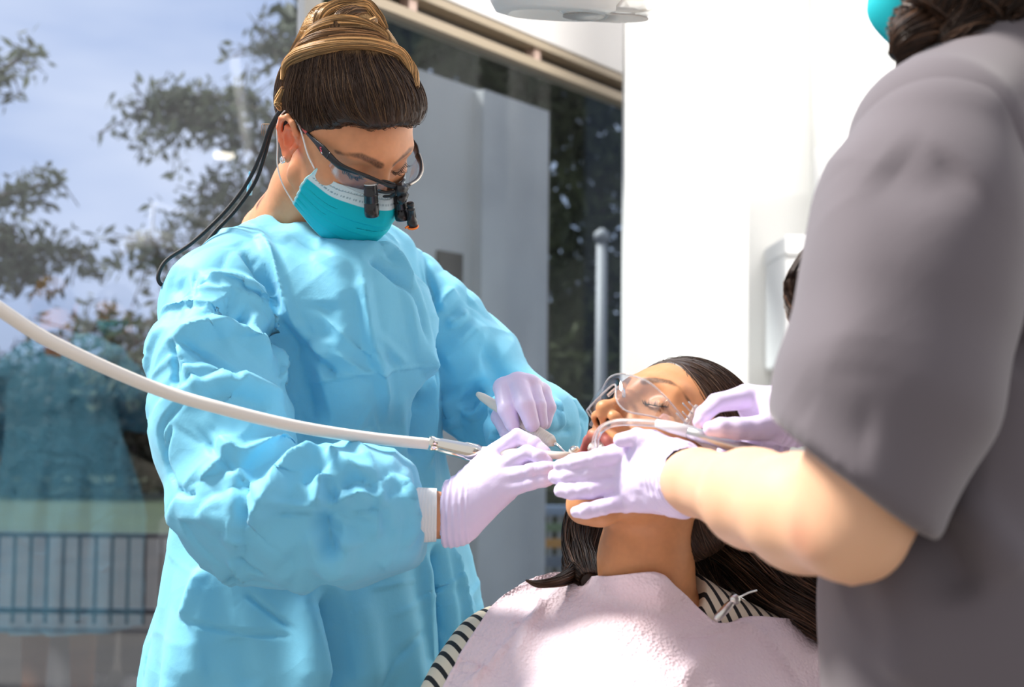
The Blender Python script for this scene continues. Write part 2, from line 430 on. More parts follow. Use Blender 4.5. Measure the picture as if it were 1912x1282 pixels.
# the floor runs up to the glazing and no further
V = np.array([[-5, 2.6, 0], [5, 2.6, 0], [5, 7.5, 0], aP + bD * 5, aP, aP - aD * 6, [-5, 2.6, -.1]])
_fl = mesh('floor', V[:6] + [0, 0, -.001], [[0, 1, 2, 3, 4, 5]], M_floor, smooth=False); _fl['kind'] = 'structure'
_fl.name = 'floor_front'
V = np.array([[-40., 1, -.03], [40, 1, -.03], [40, 60, -.03], [-40, 60, -.03]])
g = mesh('ground_outside', V, [[0, 1, 2, 3]], M_ground, smooth=False); g['kind'] = 'structure'
V = np.array([[-22., 9.5, -.02], [10, 14.5, -.02], [10, 32, -.02], [-22, 32, -.02]])
g = mesh('lawn_ground', V, [[0, 1, 2, 3]], M_lawn, smooth=False); g['kind'] = 'structure'
# left glazing
M_paneA = pane_mat('window_glass', .07, (.90, .93, .97)); M_paneB = pane_mat('tinted_window_glass', .022, (.80, .84, .86))
def group_struct(name):
    o = bpy.data.objects.new(name, None); COL.objects.link(o); o['kind'] = 'structure'; return o
w1 = group_struct('window_1')
mesh('glass_pane', *slab(aP, aD, aN, -6, -.05, .06, 3.3, 0, .008), M_paneA, w1, smooth=False)
mesh('bottom_rail', *slab(aP, aD, aN, -6, -.05, 0, .06, -.02, .04), M_frame, w1, smooth=False)
mesh('top_rail', *slab(aP, aD, aN, -6, -.05, 3.3, 3.4, -.02, .04), M_frame, w1, smooth=False)
t = mesh('trim_1', *slab(aP, aD, aN, -.05, .0, 0, 3.4, -.02, .05), M_frame, smooth=False); t['kind'] = 'structure'
w2 = group_struct('window_2')
mesh('glass_pane', *slab(aP, bD, bN, .03, 1.9, .06, 2.44, 0, .008), M_paneB, w2, smooth=False)
mesh('bottom_rail', *slab(aP, bD, bN, .03, 1.9, 0, .06, -.02, .04), M_frame, w2, smooth=False)
mesh('top_rail', *slab(aP, bD, bN, .03, 1.9, 2.425, 2.455, -.03, .04), M_cream, w2, smooth=False, label='cream lower rail of the window head')
# head of the right window: recessed dark channel between two cream strips
t = group_struct('trim_2')
mesh('channel', *slab(aP, bD, bN, .03, 1.9, 2.455, 2.51, .03, .06), M_dark, t, smooth=False)
mesh('upper_strip', *slab(aP, bD, bN, .03, 1.9, 2.50, 2.525, -.03, .06), M_cream, t, smooth=False)
mesh('shadow_strip', *slab(aP, bD, bN, .03, 1.9, 2.525, 2.537, -.01, .06), M_dark, t, smooth=False)  # dark solid strip standing in for a shadow line
for u in (.35, .98): mesh('bracket', *slab(aP, bD, bN, u, u + .035, 2.455, 2.50, -.01, .06), mat('pale_bracket', (.5, .36, .3), .5), t, smooth=False)
struct('wall_upper', *slab(aP, bD, bN, .03, 2.0, 2.537, 3.4, -.02, .12), M_soffit)
# white wall on the right: a pier in front, a recess beside it
def wx(px, d): return (px - 956) / FPX * d
struct('wall_pier', *box((wx(1166, 3.95), 3.95, 0), (wx(1398, 3.95), 4.06, 3.4)), M_wall)
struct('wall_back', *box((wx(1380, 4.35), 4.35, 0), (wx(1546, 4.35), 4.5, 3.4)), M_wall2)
struct('wall_right', *box((wx(1543, 4.15), 4.15, 0), (3.6, 4.4, 3.4)), M_wall)
struct('wall_side', *box((3.6, .5, 0), (3.75, 4.4, 3.4)), M_wall)
M_box = mat('white_plastic', (.9, .9, .9), .35)
def bevel(o, w=.004, s=2):
    m = o.modifiers.new('bevel', 'BEVEL'); m.width = w; m.segments = s; return o
a = P(1445, 690, 4.2); b = P(1560, 456, 4.2)
t = empty('wall_dispenser', (.5 * (a[0] + b[0]), 4.22, a[2]), 'white box fixed low on the wall behind the assistant in grey scrubs', 'dispenser')
bevel(mesh('casing', *box((a[0], 4.02, a[2]), (b[0], 4.35, b[2])), M_box, t, smooth=False), .012)
bevel(mesh('lid', *box((a[0] - .004, 4.0, b[2] - .06), (b[0] + .004, 4.34, b[2] + .006)), M_box, t, smooth=False), .008)
bevel(mesh('outlet', *box((a[0] + .03, 4.0, a[2] + .02), (a[0] + .15, 4.05, a[2] + .05)), M_frame, t, smooth=False), .004)
a = P(1531, 440, 4.1); b = P(1600, 268, 4.1)
t = empty('wall_panel', (.5 * (a[0] + b[0]), 4.1, a[2]), 'narrow white panel on the wall above the dispenser, mostly behind the grey shoulder', 'panel')
bevel(mesh('panel_body', *box((a[0], 4.06, a[2]), (b[0], 4.15, b[2])), M_box, t, smooth=False), .01)
bevel(mesh('panel_rim', *box((a[0] + .012, 4.052, a[2] + .012), (b[0] - .012, 4.07, b[2] - .012)), M_wall, t, smooth=False), .004)

# ================================================================ OUTSIDE
rng = np.random.default_rng(7)
M_grey = mat('grey_render', (.50, .51, .53), .8, var=(1.5, (.44, .45, .47), .7))
M_grey2 = mat('pale_grey_render', (.60, .61, .63), .8, var=(2, (.46, .47, .49), .7))
oB = aP + bN * 1.0
t = empty('grey_building', oB + bD * 1.5, 'grey rendered building corner seen through the right window pane', 'building')
mesh('wall', *slab(oB, bD, bN, 1.0, 2.20, 0, 2.72, 0, .14), M_grey, t, smooth=False)
mesh('corner_pier', *slab(oB, bD, bN, 1.86, 2.36, 0, 2.705, -.06, .2), M_grey2, t, smooth=False, label='paler projecting pier at the corner')
wn = mesh('window', *slab(oB, bD, bN, 1.62, 1.78, 1.62, 1.95, -.02, .05), M_dark, t, smooth=False)
mesh('ledge', *slab(oB, bD, bN, 1.60, 1.80, 1.59, 1.62, -.05, .05), M_grey2, wn, smooth=False)
def leaves(c, R, n, size, seed, dens=None):
    """n folded leaves scattered in an ellipsoid"""
    r = np.random.default_rng(seed); p = r.normal(size=(n, 3)); p /= np.linalg.norm(p, axis=1)[:, None]; p *= (r.random(n) ** .45)[:, None]
    return leafset(np.asarray(c) + p * np.asarray(R), size, r)
def leafset(p, size, r):
    n = len(p); a = r.normal(size=(n, 3)); a /= np.linalg.norm(a, axis=1)[:, None]; b = np.cross(a, r.normal(size=(n, 3))); b /= np.linalg.norm(b, axis=1)[:, None]
    c = np.cross(a, b); s = (size * (.6 + .7 * r.random(n)))[:, None]
    V = np.stack([p - a * s, p + b * s * .34 + c * s * .1, p + a * s, p - b * s * .34 + c * s * .1, p], 1).reshape(-1, 3)
    k = np.arange(n)[:, None] * 5
    return V, np.concatenate([k + np.array([0, 1, 4]), k + np.array([1, 2, 4]), k + np.array([2, 3, 4]), k + np.array([3, 0, 4])])
M_bark = mat('bark', (.10, .08, .06), .9, bump=('noise', 25, .6, .02))
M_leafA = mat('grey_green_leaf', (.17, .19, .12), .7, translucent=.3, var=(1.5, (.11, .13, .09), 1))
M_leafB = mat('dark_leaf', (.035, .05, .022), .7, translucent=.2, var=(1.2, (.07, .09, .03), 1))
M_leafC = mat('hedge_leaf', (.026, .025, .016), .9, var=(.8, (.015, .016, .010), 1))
def tree(label, trunk, limbs, m_leaf, size, seed, per=90, spread=.16, group=None):
    """trunk polyline, limbs [(polyline, leaves along it)]"""
    t = empty('tree', trunk[0], label, 'tree', group); r = np.random.default_rng(seed)
    meshp('trunk', [tube(catmull(trunk, 6), np.linspace(.09, .03, 6 * (len(trunk) - 1) + 1), 10)], M_bark, t)
    tw = []; lp = []
    for pl, n in limbs:
        c = catmull(pl, 10); m = meshp('branch', [tube(c, np.linspace(.02, .006, len(c)), 6)], M_bark, t)
        for q in range(n // 6):
            s = c[r.integers(len(c) // 4, len(c))]; d = r.normal(size=3); d[2] *= .7; d /= np.linalg.norm(d); L = spread * (.5 + r.random())
            e = s + d * L + np.array([0, 0, -.3 * L]); cc = catmull([s, .5 * (s + e) + r.normal(size=3) * .02, e], 3); tw.append(tube(cc, .003, 4))
            for k in range(6): lp.append(cc[r.integers(2, len(cc))] + r.normal(size=3) * .03)
    meshp('twigs', tw, M_bark, t)['kind'] = 'stuff'
    mesh('foliage', *leafset(np.array(lp), size, r), m_leaf, t, smooth=False)['kind'] = 'stuff'
    return t
def PP(l, d): return [P(x, y, d + (0 if len(o) == 0 else o[0])) for x, y, *o in l]
tr = PP([(540, 1100), (560, 800), (545, 500), (520, 330), (560, 150), (600, -60)], 6.2); tr[0][2] = 0
tree('loose leafy tree behind the dentist, its twigs spread across the sky in the left pane', tr, [
    (PP([(520, 340), (440, 240), (330, 205), (260, 200)], 6.2), 620), (PP([(540, 250), (470, 200), (380, 180), (330, 190)], 6.3), 420),
    (PP([(545, 150), (520, 90), (490, 50)], 6.2), 200), (PP([(545, 480), (460, 400), (390, 330)], 6.1), 330), (PP([(545, 520), (440, 430), (340, 400)], 6.3), 220),
    (PP([(545, 560), (400, 490), (300, 460), (255, 440)], 6.2), 260), (PP([(545, 640), (380, 620), (240, 600), (140, 620)], 6.0), 420),
    (PP([(545, 450), (500, 380), (440, 360)], 6.4), 420), (PP([(545, 700), (440, 660), (280, 690), (180, 660)], 6.6), 520), (PP([(545, 540), (480, 520), (400, 520)], 6.2), 300)],
    M_leafA, .04, 3, spread=.2, group=None)
tl = PP([(-140, 1150), (-120, 800), (-110, 450), (-80, 150)], 5.6); tl[0][2] = 0
tree('tree at the far left edge with a few drooping leafy sprays', tl, [
    (PP([(-110, 420), (-30, 380), (60, 350), (100, 345)], 5.6), 150), (PP([(-110, 520), (0, 470), (80, 460), (160, 480)], 5.6), 330), (PP([(-100, 560), (10, 500), (90, 510)], 5.6), 200),
    (PP([(-90, 200), (-30, 160), (20, 120), (50, 95)], 5.6), 130), (PP([(-90, 190), (0, 130)], 5.5), 60), (PP([(-110, 480), (-20, 430), (30, 430)], 5.5), 150)], M_leafA, .038, 5, spread=.13)
# tall hedge beyond the lawn (nobody could count it)
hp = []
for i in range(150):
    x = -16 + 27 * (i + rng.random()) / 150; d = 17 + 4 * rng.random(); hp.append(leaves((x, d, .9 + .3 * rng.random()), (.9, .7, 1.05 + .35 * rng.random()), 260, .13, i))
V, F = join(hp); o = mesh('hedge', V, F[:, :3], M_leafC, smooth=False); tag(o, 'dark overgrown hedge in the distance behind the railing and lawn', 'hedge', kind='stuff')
o = struct('hills', *box((-30, 23, 0), (30, 24, 1.9)), mat('far_bank', (.06, .065, .05), .95))
o.name = 'distant_bank'
# right-hand trees: dense dark crowns with gaps where the sky glints through
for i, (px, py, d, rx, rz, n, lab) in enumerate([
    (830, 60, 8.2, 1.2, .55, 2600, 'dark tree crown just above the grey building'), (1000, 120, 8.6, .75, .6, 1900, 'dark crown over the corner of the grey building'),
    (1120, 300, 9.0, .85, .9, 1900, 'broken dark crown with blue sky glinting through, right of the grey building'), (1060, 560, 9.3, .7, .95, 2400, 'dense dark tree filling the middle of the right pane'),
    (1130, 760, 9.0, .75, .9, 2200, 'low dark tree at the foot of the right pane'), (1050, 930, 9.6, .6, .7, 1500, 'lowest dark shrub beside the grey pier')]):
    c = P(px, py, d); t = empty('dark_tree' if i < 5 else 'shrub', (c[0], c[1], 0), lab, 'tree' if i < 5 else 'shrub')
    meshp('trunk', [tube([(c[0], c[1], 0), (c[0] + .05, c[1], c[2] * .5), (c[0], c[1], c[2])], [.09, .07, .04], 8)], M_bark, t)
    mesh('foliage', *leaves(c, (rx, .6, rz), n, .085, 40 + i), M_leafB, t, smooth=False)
# low railing seen through the left pane
M_rail = mat('dark_railing_paint', (.035, .035, .04), .5)
r0 = P(-260, 1000, 7.0); r1 = P(560, 1004, 7.0)
t = empty('railing', (r0[0], r0[1], 0), 'low dark metal railing on the paving seen through the left pane', 'railing')
for z, h in ((.50, .025), (.06, .03)):
    mesh('rail', *box((r0[0], r0[1] - .02, z), (r1[0], r0[1] + .02, z + h)), M_rail, t, smooth=False)
for i in range(27):
    x = r0[0] + (r1[0] - r0[0]) * (i + .5) / 27; mesh('baluster', *box((x - .007, r0[1] - .008, .0), (x + .007, r0[1] + .008, .51)), M_rail, t, smooth=False)
r0 = P(880, 1040, 8.2)
t = empty('railing', (r0[0], r0[1], 0), 'pale grey slatted railing low behind the right pane', 'railing')
M_pr = mat('pale_railing_paint', (.33, .35, .38), .5)
for z in (.06, .55): mesh('rail', *box((r0[0], r0[1], z), (r0[0] + .85, r0[1] + .03, z + .05)), M_pr, t, smooth=False)
for i in range(12): mesh('slat', *box((r0[0] + .03 + i * .07, r0[1] + .005, 0), (r0[0] + .06 + i * .07, r0[1] + .025, .56)), M_pr, t, smooth=False)
c = P(1030, 1000, 7.4)
t = empty('barrier', (c[0], c[1], 0), 'low barrier with an orange board between pale blue ones behind the right pane', 'barrier')
for i, (z, h, cc) in enumerate(((.30, .07, (.14, .18, .26)), (.42, .055, (.55, .27, .06)), (.52, .05, (.14, .22, .12)), (.62, .06, (.25, .34, .5)))):
    bevel(mesh('board', *box((c[0] - .22, c[1], z), (c[0] + .3, c[1] + .03, z + h)), mat('board_paint', cc, .5), t, smooth=False), .006)
for x in (-.2, .26): mesh('post', *box((c[0] + x, c[1] + .03, 0), (c[0] + x + .04, c[1] + .06, .7)), M_rail, t, smooth=False)
c = P(1122, 700, 6.9)
t = empty('mullion_reflection_post', (c[0], c[1], 0), 'slim pale vertical post standing in for a mullion reflection in the right pane', 'post')  # added post in place of a pale mullion reflection
meshp('pole', [tube([(c[0], c[1], 0), (c[0], c[1], 2.25)], .03, 12)], M_pr, t); meshp('cap', [lathe((c[0], c[1], 2.25), (c[0], c[1], 2.32), [(0, .045), (.6, .045), (1, .01)])], M_pr, t)

t = empty('added_wall_lamp', (1.55, 2.86, 3.02), 'long slim white tube casing added for the fill light on the white wall', 'lamp')  # unseen casing added around the fill light for the white wall
bevel(mesh('casing', *box((.1, 2.80, 3.01), (3.0, 2.92, 3.07)), M_wall, t, smooth=False), .006)
for x in (.4, 2.7): meshp('hanger', [tube([(x, 2.86, 3.07), (x, 2.86, 3.4)], .003, 6)], M_frame, t)
# ================================================================ HEADS
def head_solid(neck, v=.00135, mouth_open=0., ears=True):
    """a woman's head: x to her right, y the way she faces, z up through the crown, metres; neck = (point, radius) list"""
    s = Solid((-.094, -.125, -.215), (.094, .135, .145), v)
    E, C = s.ell, s.cap
    E((0, -.012, .040), (.073, .094, .086)); E((0, .022, .028), (.066, .068, .070), k=.02)          # cranium, forehead
    mo = mouth_open
    E((0, .034, -.012 - mo * .3), (.058, .055, .080), k=.02)
    for q in (1, -1):
        C((q * .053, .0, -.050), (q * .020, .066 - mo * .7, -.090 - mo * .6), .014, .0135, k=.028)                 # jaw
        E((q * .040, .048, -.045 - mo * .4), (.020, .024, .038), k=.022)                            # cheek
        E((q * .045, .055, -.004), (.018, .017, .013), k=.018)                                     # cheekbone
        C((q * .010, .083, .040), (q * .042, .069, .042), .0085, .007, k=.016)                      # brow ridge
    E((0, .076 - mo * .75, -.092 - mo * .55), (.017, .014, .014), k=.022)                                           # chin
    C((-.014, .06 - mo * .5, -.10 - mo * .55), (.014, .06 - mo * .5, -.10 - mo * .55), .012, k=.02)
    for q in (1, -1):
        E((q * .031, .097, .021), (.018, .016, .013), k=.016, mode='s')                            # socket
        E((q * .031, .0675, .020), (.0150, .0135, .0125), k=.004)                                  # closed lid over the ball
    C((0, .083, .030), (0, .105, -.012), .0062, .0080, k=.014)                                     # bridge
    E((0, .1095, -.0175), (.0098, .0098, .0085), k=.008)                                           # tip
    for q in (1, -1): E((q * .0135, .0985, -.0228), (.0082, .0105, .0082), k=.006)                 # wings
    C((0, .094, -.030), (0, .106, -.025), .0045, .0048, k=.006)
    E((0, .078, -.052), (.029, .019, .020), k=.018)                                                # mouth mound
    for q in (1, -1): C((q * .0092, .1035, -.0365), (q * .0080, .0965, -.0200), .0056, .0042, k=.0016, mode='s')   # nostrils
    up = [(-.026, .083, -.0525 - mo * .35), (-.016, .0935, -.0485 - mo * .05), (-.006, .0995, -.0455), (0, .099, -.0475), (.006, .0995, -.0455), (.016, .0935, -.0485 - mo * .05), (.026, .083, -.0525 - mo * .35)]
    if mo: E((0, .064, -.068 - mo), (.026, .020, .016), k=.016)
    if mo: E((0, .088, -.054 - mo * .50), (.0215, .034, .0055 + mo * .5), k=.004, mode='s')
    s.chain(up, [.0028, .0042, .005, .0046, .005, .0042, .0028], k=.0045)
    lo = [(-.025, .082, -.0545 - mo * .45), (-.014, .0925 - mo * .45, -.0600 - mo * .95), (0, .0975 - mo * .5, -.0615 - mo), (.014, .0925 - mo * .45, -.0600 - mo * .95), (.025, .082, -.0545 - mo * .45)]
    s.chain(lo, [.0028, .0048, .0056, .0048, .0028], k=.0045)
    if ears:
        for q in (1, -1):
            A = lambda x, y, z: (q * x, y, z)
            s.ell(A(.0715, -.012, .004), (.005, .016, .027), k=.006)
            hel = [A(.072, .004, .010), A(.078, .004, .022), A(.0815, -.004, .033), A(.083, -.016, .034), A(.083, -.026, .024), A(.081, -.028, .008), A(.077, -.022, -.008), A(.074, -.012, -.020)]
            s.chain(hel, [.003, .0036, .0038, .0038, .0038, .0036, .0034, .004], k=.003)
            s.chain([A(.076, -.006, .022), A(.079, -.016, .018), A(.078, -.018, .004), A(.076, -.011, -.008)], [.0026, .003, .0032, .0028], k=.003)
            s.ell(A(.0735, -.006, -.021), (.0042, .0075, .009), k=.004)
            s.ell(A(.078, -.007, .003), (.007, .0075, .0095), k=.003, mode='s')
            s.cap(A(.0735, .003, .001), A(.075, .001, -.005), .0034, .003, k=.003)
    pts = [np.array(a, float) for a, _ in neck]; s.chain(pts, [r for _, r in neck], k=.022)
    return s
def smooth_step(x, a, b): t = np.clip((x - a) / (b - a), 0, 1); return t * t * (3 - 2 * t)
def face_tint(V, skin, lip, brow, mo=0., brow_w=.0042, blush=.0):
    """colours of a face in its own frame: lips, brows, lid line, painted nostril shade"""
    x, y, z = V.T; ax = np.abs(x); c = np.tile(np.array(skin, float), (len(V), 1))
    def mixc(m, col): c[:] = c * (1 - m[:, None]) + np.array(col) * m[:, None]
    n = 1 + .07 * vnoise(V * 90) + .04 * vnoise(V * 260, 3); c *= n[:, None]
    up = np.array([(-.026, .083, -.0525 - mo * .35), (-.016, .0935, -.0485 - mo * .05), (-.006, .0995, -.0460), (0, .099, -.0475), (.006, .0995, -.0460), (.016, .0935, -.0485 - mo * .05), (.026, .083, -.0525 - mo * .35)])
    lo = np.array([(-.025, .082, -.0545 - mo * .45), (-.014, .0925 - mo * .45, -.0600 - mo * .95), (0, .0975 - mo * .5, -.0615 - mo), (.014, .0925 - mo * .45, -.0600 - mo * .95), (.025, .082, -.0545 - mo * .45)])
    for L, w in ((up, .0062), (lo, .0068)):
        d, t = polydist(V, L); mixc(1 - smooth_step(d, w * .85, w * 1.15), lip)
    if mo:
        m = (1 - smooth_step(((V - [0, .072, -.054 - mo * .55]) ** 2 / np.array([.020, .024, .010 + mo * .42]) ** 2).sum(1), .75, 1.1)) * (ax < .024); mixc(m, (.16, .02, .02))
    bl = np.array([(.0115, .09, .0375), (.022, .088, .0425), (.036, .080, .0465), (.047, .070, .045), (.056, .060, .0385)])
    Vm = np.stack([ax, y, z], 1); d, t = polydist(Vm * [1, .35, 1], bl * [1, .35, 1])
    ww = brow_w * (1 - .55 * t); m = (1 - smooth_step(d, ww * .55, ww * 1.25)) * (y > .03) * (.80 + .2 * vnoise(V * np.array([1500, 300, 500]), 5))
    mixc(np.clip(m, 0, 1) * .92, brow)
    ly = np.array([(.0165, .08, .0175), (.024, .083, .0142), (.031, .084, .0132), (.039, .081, .0145), (.0465, .075, .0185)])
    d, t = polydist(Vm * [1, .3, 1], ly * [1, .3, 1]); mixc((1 - smooth_step(d, .0004, .0012)) * (y > .05), (.05, .025, .02))
    d = np.sqrt(((Vm - [.031, .08, .024]) ** 2 * [1, .2, 2.2]).sum(1)); mixc((1 - smooth_step(d, .006, .02)) * .28 * (y > .04), np.array(skin) * [.7, .5, .45])
    for q in (1, -1):
        d = np.linalg.norm((V - [q * .0082, .0975, -.025]) * [1, .8, 1], axis=1); mixc(1 - smooth_step(d, .0052, .0066), (.03, .008, .006))  # shade inside the nostrils painted into the face colour
    return c
def lashes(n, L, dz=-1.0, sides=(1, -1)):
    """upper lashes of both closed eyes in the head's frame"""
    ly = catmull([(.0165, .0795, .0165), (.024, .0825, .0138), (.031, .0835, .0128), (.039, .080, .0142), (.0470, .0735, .0190)], 12); o = []
    for q in sides:
        for i in range(n):
            t = i / (n - 1); b = ly[int(t * (len(ly) - 1))].copy(); b[1] -= .001; out = np.array([(t - .35) * 1.1, 1.0, -.35 * -dz * -1 * -1 if False else -.25]); out /= np.linalg.norm(out)
            l = L * (.75 + .25 * math.sin(i * 7.1)) * (.7 + .5 * t); e = b + out * l + np.array([0, 0, l * .28]); m_ = b + out * l * .55 + np.array([0, 0, -l * .12])
            pts = catmull([b, m_, e], 3) * [q, 1, 1]; o.append(tube(pts, np.linspace(.00045, .00012, len(pts)), 4))
    return o
def strands(solid, seeds, target, n, step, r, lift, seed, wob=.3, stopd=.02, seg=3, sweep=None):
    """hairs that start on the hair volume and run over it towards target(points)->directions"""
    g = np.random.default_rng(seed); p = seeds.copy(); paths = [p.copy()]; off = lift * g.random(len(p)); ph = g.normal(size=(len(p), 3)) * wob
    for i in range(n):
        d = target(p, i) + ph * .35; d /= np.linalg.norm(d, axis=1)[:, None] + 1e-9; nr = solid.grad(p); d -= nr * (d * nr).sum(1)[:, None]
        d /= np.linalg.norm(d, axis=1)[:, None] + 1e-9; p = p + d * step; p = p - solid.grad(p) * (solid.sample(p) - off)[:, None]; paths.append(p.copy())
    return np.stack(paths, 1)      # (m, n+1, 3)
def ribbons(paths, r, cols, g):
    """thin three-sided hairs from (m,n,3) paths -> V,F,col"""
    m, n, _ = paths.shape; t = np.gradient(paths, axis=1); t /= np.linalg.norm(t, axis=2)[..., None] + 1e-9
    a = np.cross(t, np.array([.3, .5, .8])); a /= np.linalg.norm(a, axis=2)[..., None] + 1e-9; b = np.cross(t, a)
    tap = np.sin(np.linspace(.25, 2.95, n)) ** .6; rr = (r * (.6 + .8 * g.random(m)))[:, None, None] * tap[None, :, None]
    V = np.stack([paths + rr * (math.cos(q) * a + math.sin(q) * b) for q in (0, 2.094, 4.189)], 2)   # m,n,3,3
    idx = np.arange(m * n * 3).reshape(m, n, 3); F = []
    for k in range(3):
        k2 = (k + 1) % 3; F.append(np.stack([idx[:, :-1, k], idx[:, :-1, k2], idx[:, 1:, k2], idx[:, 1:, k]], -1).reshape(-1, 4))
    c = np.broadcast_to(cols[:, :, None, :], (m, n, 3, 3)).reshape(-1, 3)
    return V.reshape(-1, 3), np.concatenate(F), c
# ================================================================ THE DENTIST
class Frame:
    """a head's own frame placed in the room"""
    def __init__(s, R, T): s.R = CB @ np.asarray(R); s.T = CAM + CB @ np.asarray(T)
    def w(s, p): return np.asarray(p, float) @ s.R.T + s.T
    def l(s, p): return (np.asarray(p, float) - s.T) @ s.R
HD = Frame([[-.754188, .551134, .357004], [-.629153, -.450777, -.633219], [-.188059, -.702176, .686718]], [-.2198, 1.5570, .2623])
SKIN_D = (.66, .30, .15)
M_skinD = mat('fair_skin', SKIN_D, .42, .4, sss=.18, ssc=(1, .3, .15), tint=True, bump=('noise', 700, .08, .001))
M_hair = mat('hair', (.05, .03, .02), .40, .35, tint=True)
M_lash = mat('lash', (.012, .009, .008), .5)
M_gown = mat('blue_nonwoven_gown', (.24, .68, .91), .58, .25, bump=[('dots', 900, .12, .0006), ('noise', 40, .25, .004), ('cells', 13, .18, .02)], translucent=.20, tcol=(.10, .62, .92), sheen=.15)
M_knit = mat('white_knit', (.86, .85, .84), .8, bump=('wave', 90, .3, .001))
M_glove = mat('lilac_nitrile', (.78, .68, .92), .36, .4, sss=.12, ssc=(.6, .4, .8), bump=[('noise', 160, .10, .0015), ('noise', 45, .30, .004)])
DEN = empty('person', (P(600, 1100, 1.66)[0], P(600, 1100, 1.66)[1], 0), 'woman with dark and blond topknot, pale blue gown and teal mask, bending over the patient', 'person')
NECK_D = [((0, -.020, -.040), .048), ((0, -.030, -.110), .049), ((0, -.036, -.190), .060), ((0, -.04, -.212), .07)]
S = head_solid(NECK_D); V, F = S.net(2)
tint = face_tint(V, SKIN_D, (.5, .17, .14), (.06, .03, .018), brow_w=.0058)
e_ = (1 - smooth_step(np.linalg.norm(np.stack([np.abs(V[:, 0]) - .078, V[:, 1] + .012, V[:, 2] - .005], 1), axis=1), .015, .036))[:, None]
tint = tint * (1 - e_) + np.array([.85, .22, .10]) * e_  # backlit red glow of the ears painted into the skin colour
head_part = (HD.w(V), F, tint)
# --- the rest of her body: one figure under the gown, down to the shoes
fw = cd(.77, -.63, 0); fw[2] = 0; fw /= np.linalg.norm(fw); rt = np.cross(fw, [0, 0, 1])
def body_solid(S, c_px, d, shoulders, arms, rt, fw, foot, sc_=1.0):
    top = (shoulders[0] + shoulders[1]) / 2
    S.chain([shoulders[0], shoulders[1]], [.055 * sc_, .055 * sc_], k=.03)
    S.chain([top + [0, 0, .02], top - [0, 0, .10], [c_px[0], c_px[1], 1.08], [c_px[0], c_px[1], .92]], [.09 * sc_ ** 2, .145 * sc_, .125 * sc_, .15 * sc_], k=.04, flat=(fw, .68))
    for a in arms: S.chain([np.array(q[:3]) for q in a], [q[3] for q in a], k=.02)
    for q in (-1, 1):
        h = np.array([c_px[0], c_px[1], .90]) + rt * q * .085; kn = np.array([foot[0], foot[1], .48]) + rt * q * .085; an = np.array([foot[0], foot[1], .09]) + rt * q * .09
        S.chain([h, kn, an], [.082, .052, .036], k=.03); S.chain([an - [0, 0, .03], an + fw * .13 - [0, 0, .055]], [.040, .030], k=.02)
def px3(x, y, d, r): return list(P(x, y, d)) + [r * d / FPX]
cD = P(600, 1000, 1.68)
shN, shF = P(450, 556, 1.57), P(728, 552, 1.78)
arm_near = [px3(430, 570, 1.55, 50), px3(430, 760, 1.45, 50), px3(470, 955, 1.38, 48), px3(640, 965, 1.36, 44), px3(780, 962, 1.365, 36), px3(822, 962, 1.366, 38), px3(845, 962, 1.366, 32)]
arm_far = [px3(750, 560, 1.80, 44), px3(880, 680, 1.80, 40), px3(1010, 790, 1.74, 38), px3(990, 785, 1.62, 30), px3(985, 775, 1.53, 28)]
lo = np.array([cD[0] - .45, cD[1] - .55, -.02]); hi = np.array([cD[0] + .6, cD[1] + .45, 1.62])
S = Solid(lo, hi, .010); body_solid(S, cD, 1.66, (shN, shF), (arm_near, arm_far), rt, fw, cD)
nb = HD.w([0, -.036, -.190]); S.cap(nb, (shN + shF) / 2 + [0, 0, .0], .052, .08, k=.05)
Vb, Fb = S.net(2); cb = np.tile(SKIN_D, (len(Vb), 1)); cb[Vb[:, 2] < .085] = (.85, .85, .85)
V, F = join([head_part[:2], (Vb, Fb)])
mesh('body', V, F, M_skinD, DEN, col=np.concatenate([tint, cb]))
for q in (1, -1): meshp('eyelashes', [(HD.w(v), f) for v, f in lashes(34, .0095, sides=(q,))], M_lash, DEN)

# --- hair: swept up from the hairline into a topknot
HS = Solid((-.11, -.15, -.09), (.11, .12, .21), .0022)
HS.ell((0, -.016, .050), (.082, .097, .088)); HS.ell((0, .034, .092), (.064, .060, .042), k=.025); HS.ell((0, -.065, .018), (.056, .048, .056), k=.03)
HS.ell((0, -.045, .108), (.058, .056, .045), k=.03)
for c_, r_ in (((0, .090, -.022), (.0775, .066, .112)), ((.048, .072, .010), (.034, .034, .070)), ((-.048, .072, .010), (.034, .034, .070)), ((.062, .042, -.030), (.034, .034, .078)), ((-.062, .042, -.030), (.034, .034, .078)), ((.088, -.010, -.012), (.024, .034, .046)), ((-.088, -.010, -.012), (.024, .034, .046)), ((0, -.02, -.085), (.09, .085, .045))):
    HS.ell(c_, r_, k=.016, mode='s')
HS.ell((.004, -.058, .122), (.046, .048, .030), k=.012); 
HS.chain([(-.028, -.03, .118), (-.012, -.062, .133), (.020, -.075, .130), (.034, -.05, .120)], [.018, .021, .020, .016], k=.006)
HS.chain([(.034, -.03, .116), (.006, -.018, .124), (-.026, -.04, .122), (-.034, -.075, .114)], [.014, .018, .018, .014], k=.006)
Vh, Fh = HS.net(2); Vh_d, Fh_d = Vh, Fh; g = np.random.default_rng(11)
BUN = np.array([.0, -.052, .118])
def hair_tint(p, g=None):
    up_ = p[:, 2] - .1; b = smooth_step(p[:, 2] + .45 * -p[:, 1], .135, .160) + smooth_step(-p[:, 1] + .3 * p[:, 2], .088, .118) * .9
    n = vnoise(p * np.array([120, 120, 40]), 2) * .45
    b = np.clip(b + n * (b > .05), 0, 1)[:, None]; dark = np.array([.052, .027, .016]); bl = np.array([.58, .36, .16])
    return dark * (1 - b) + bl * b
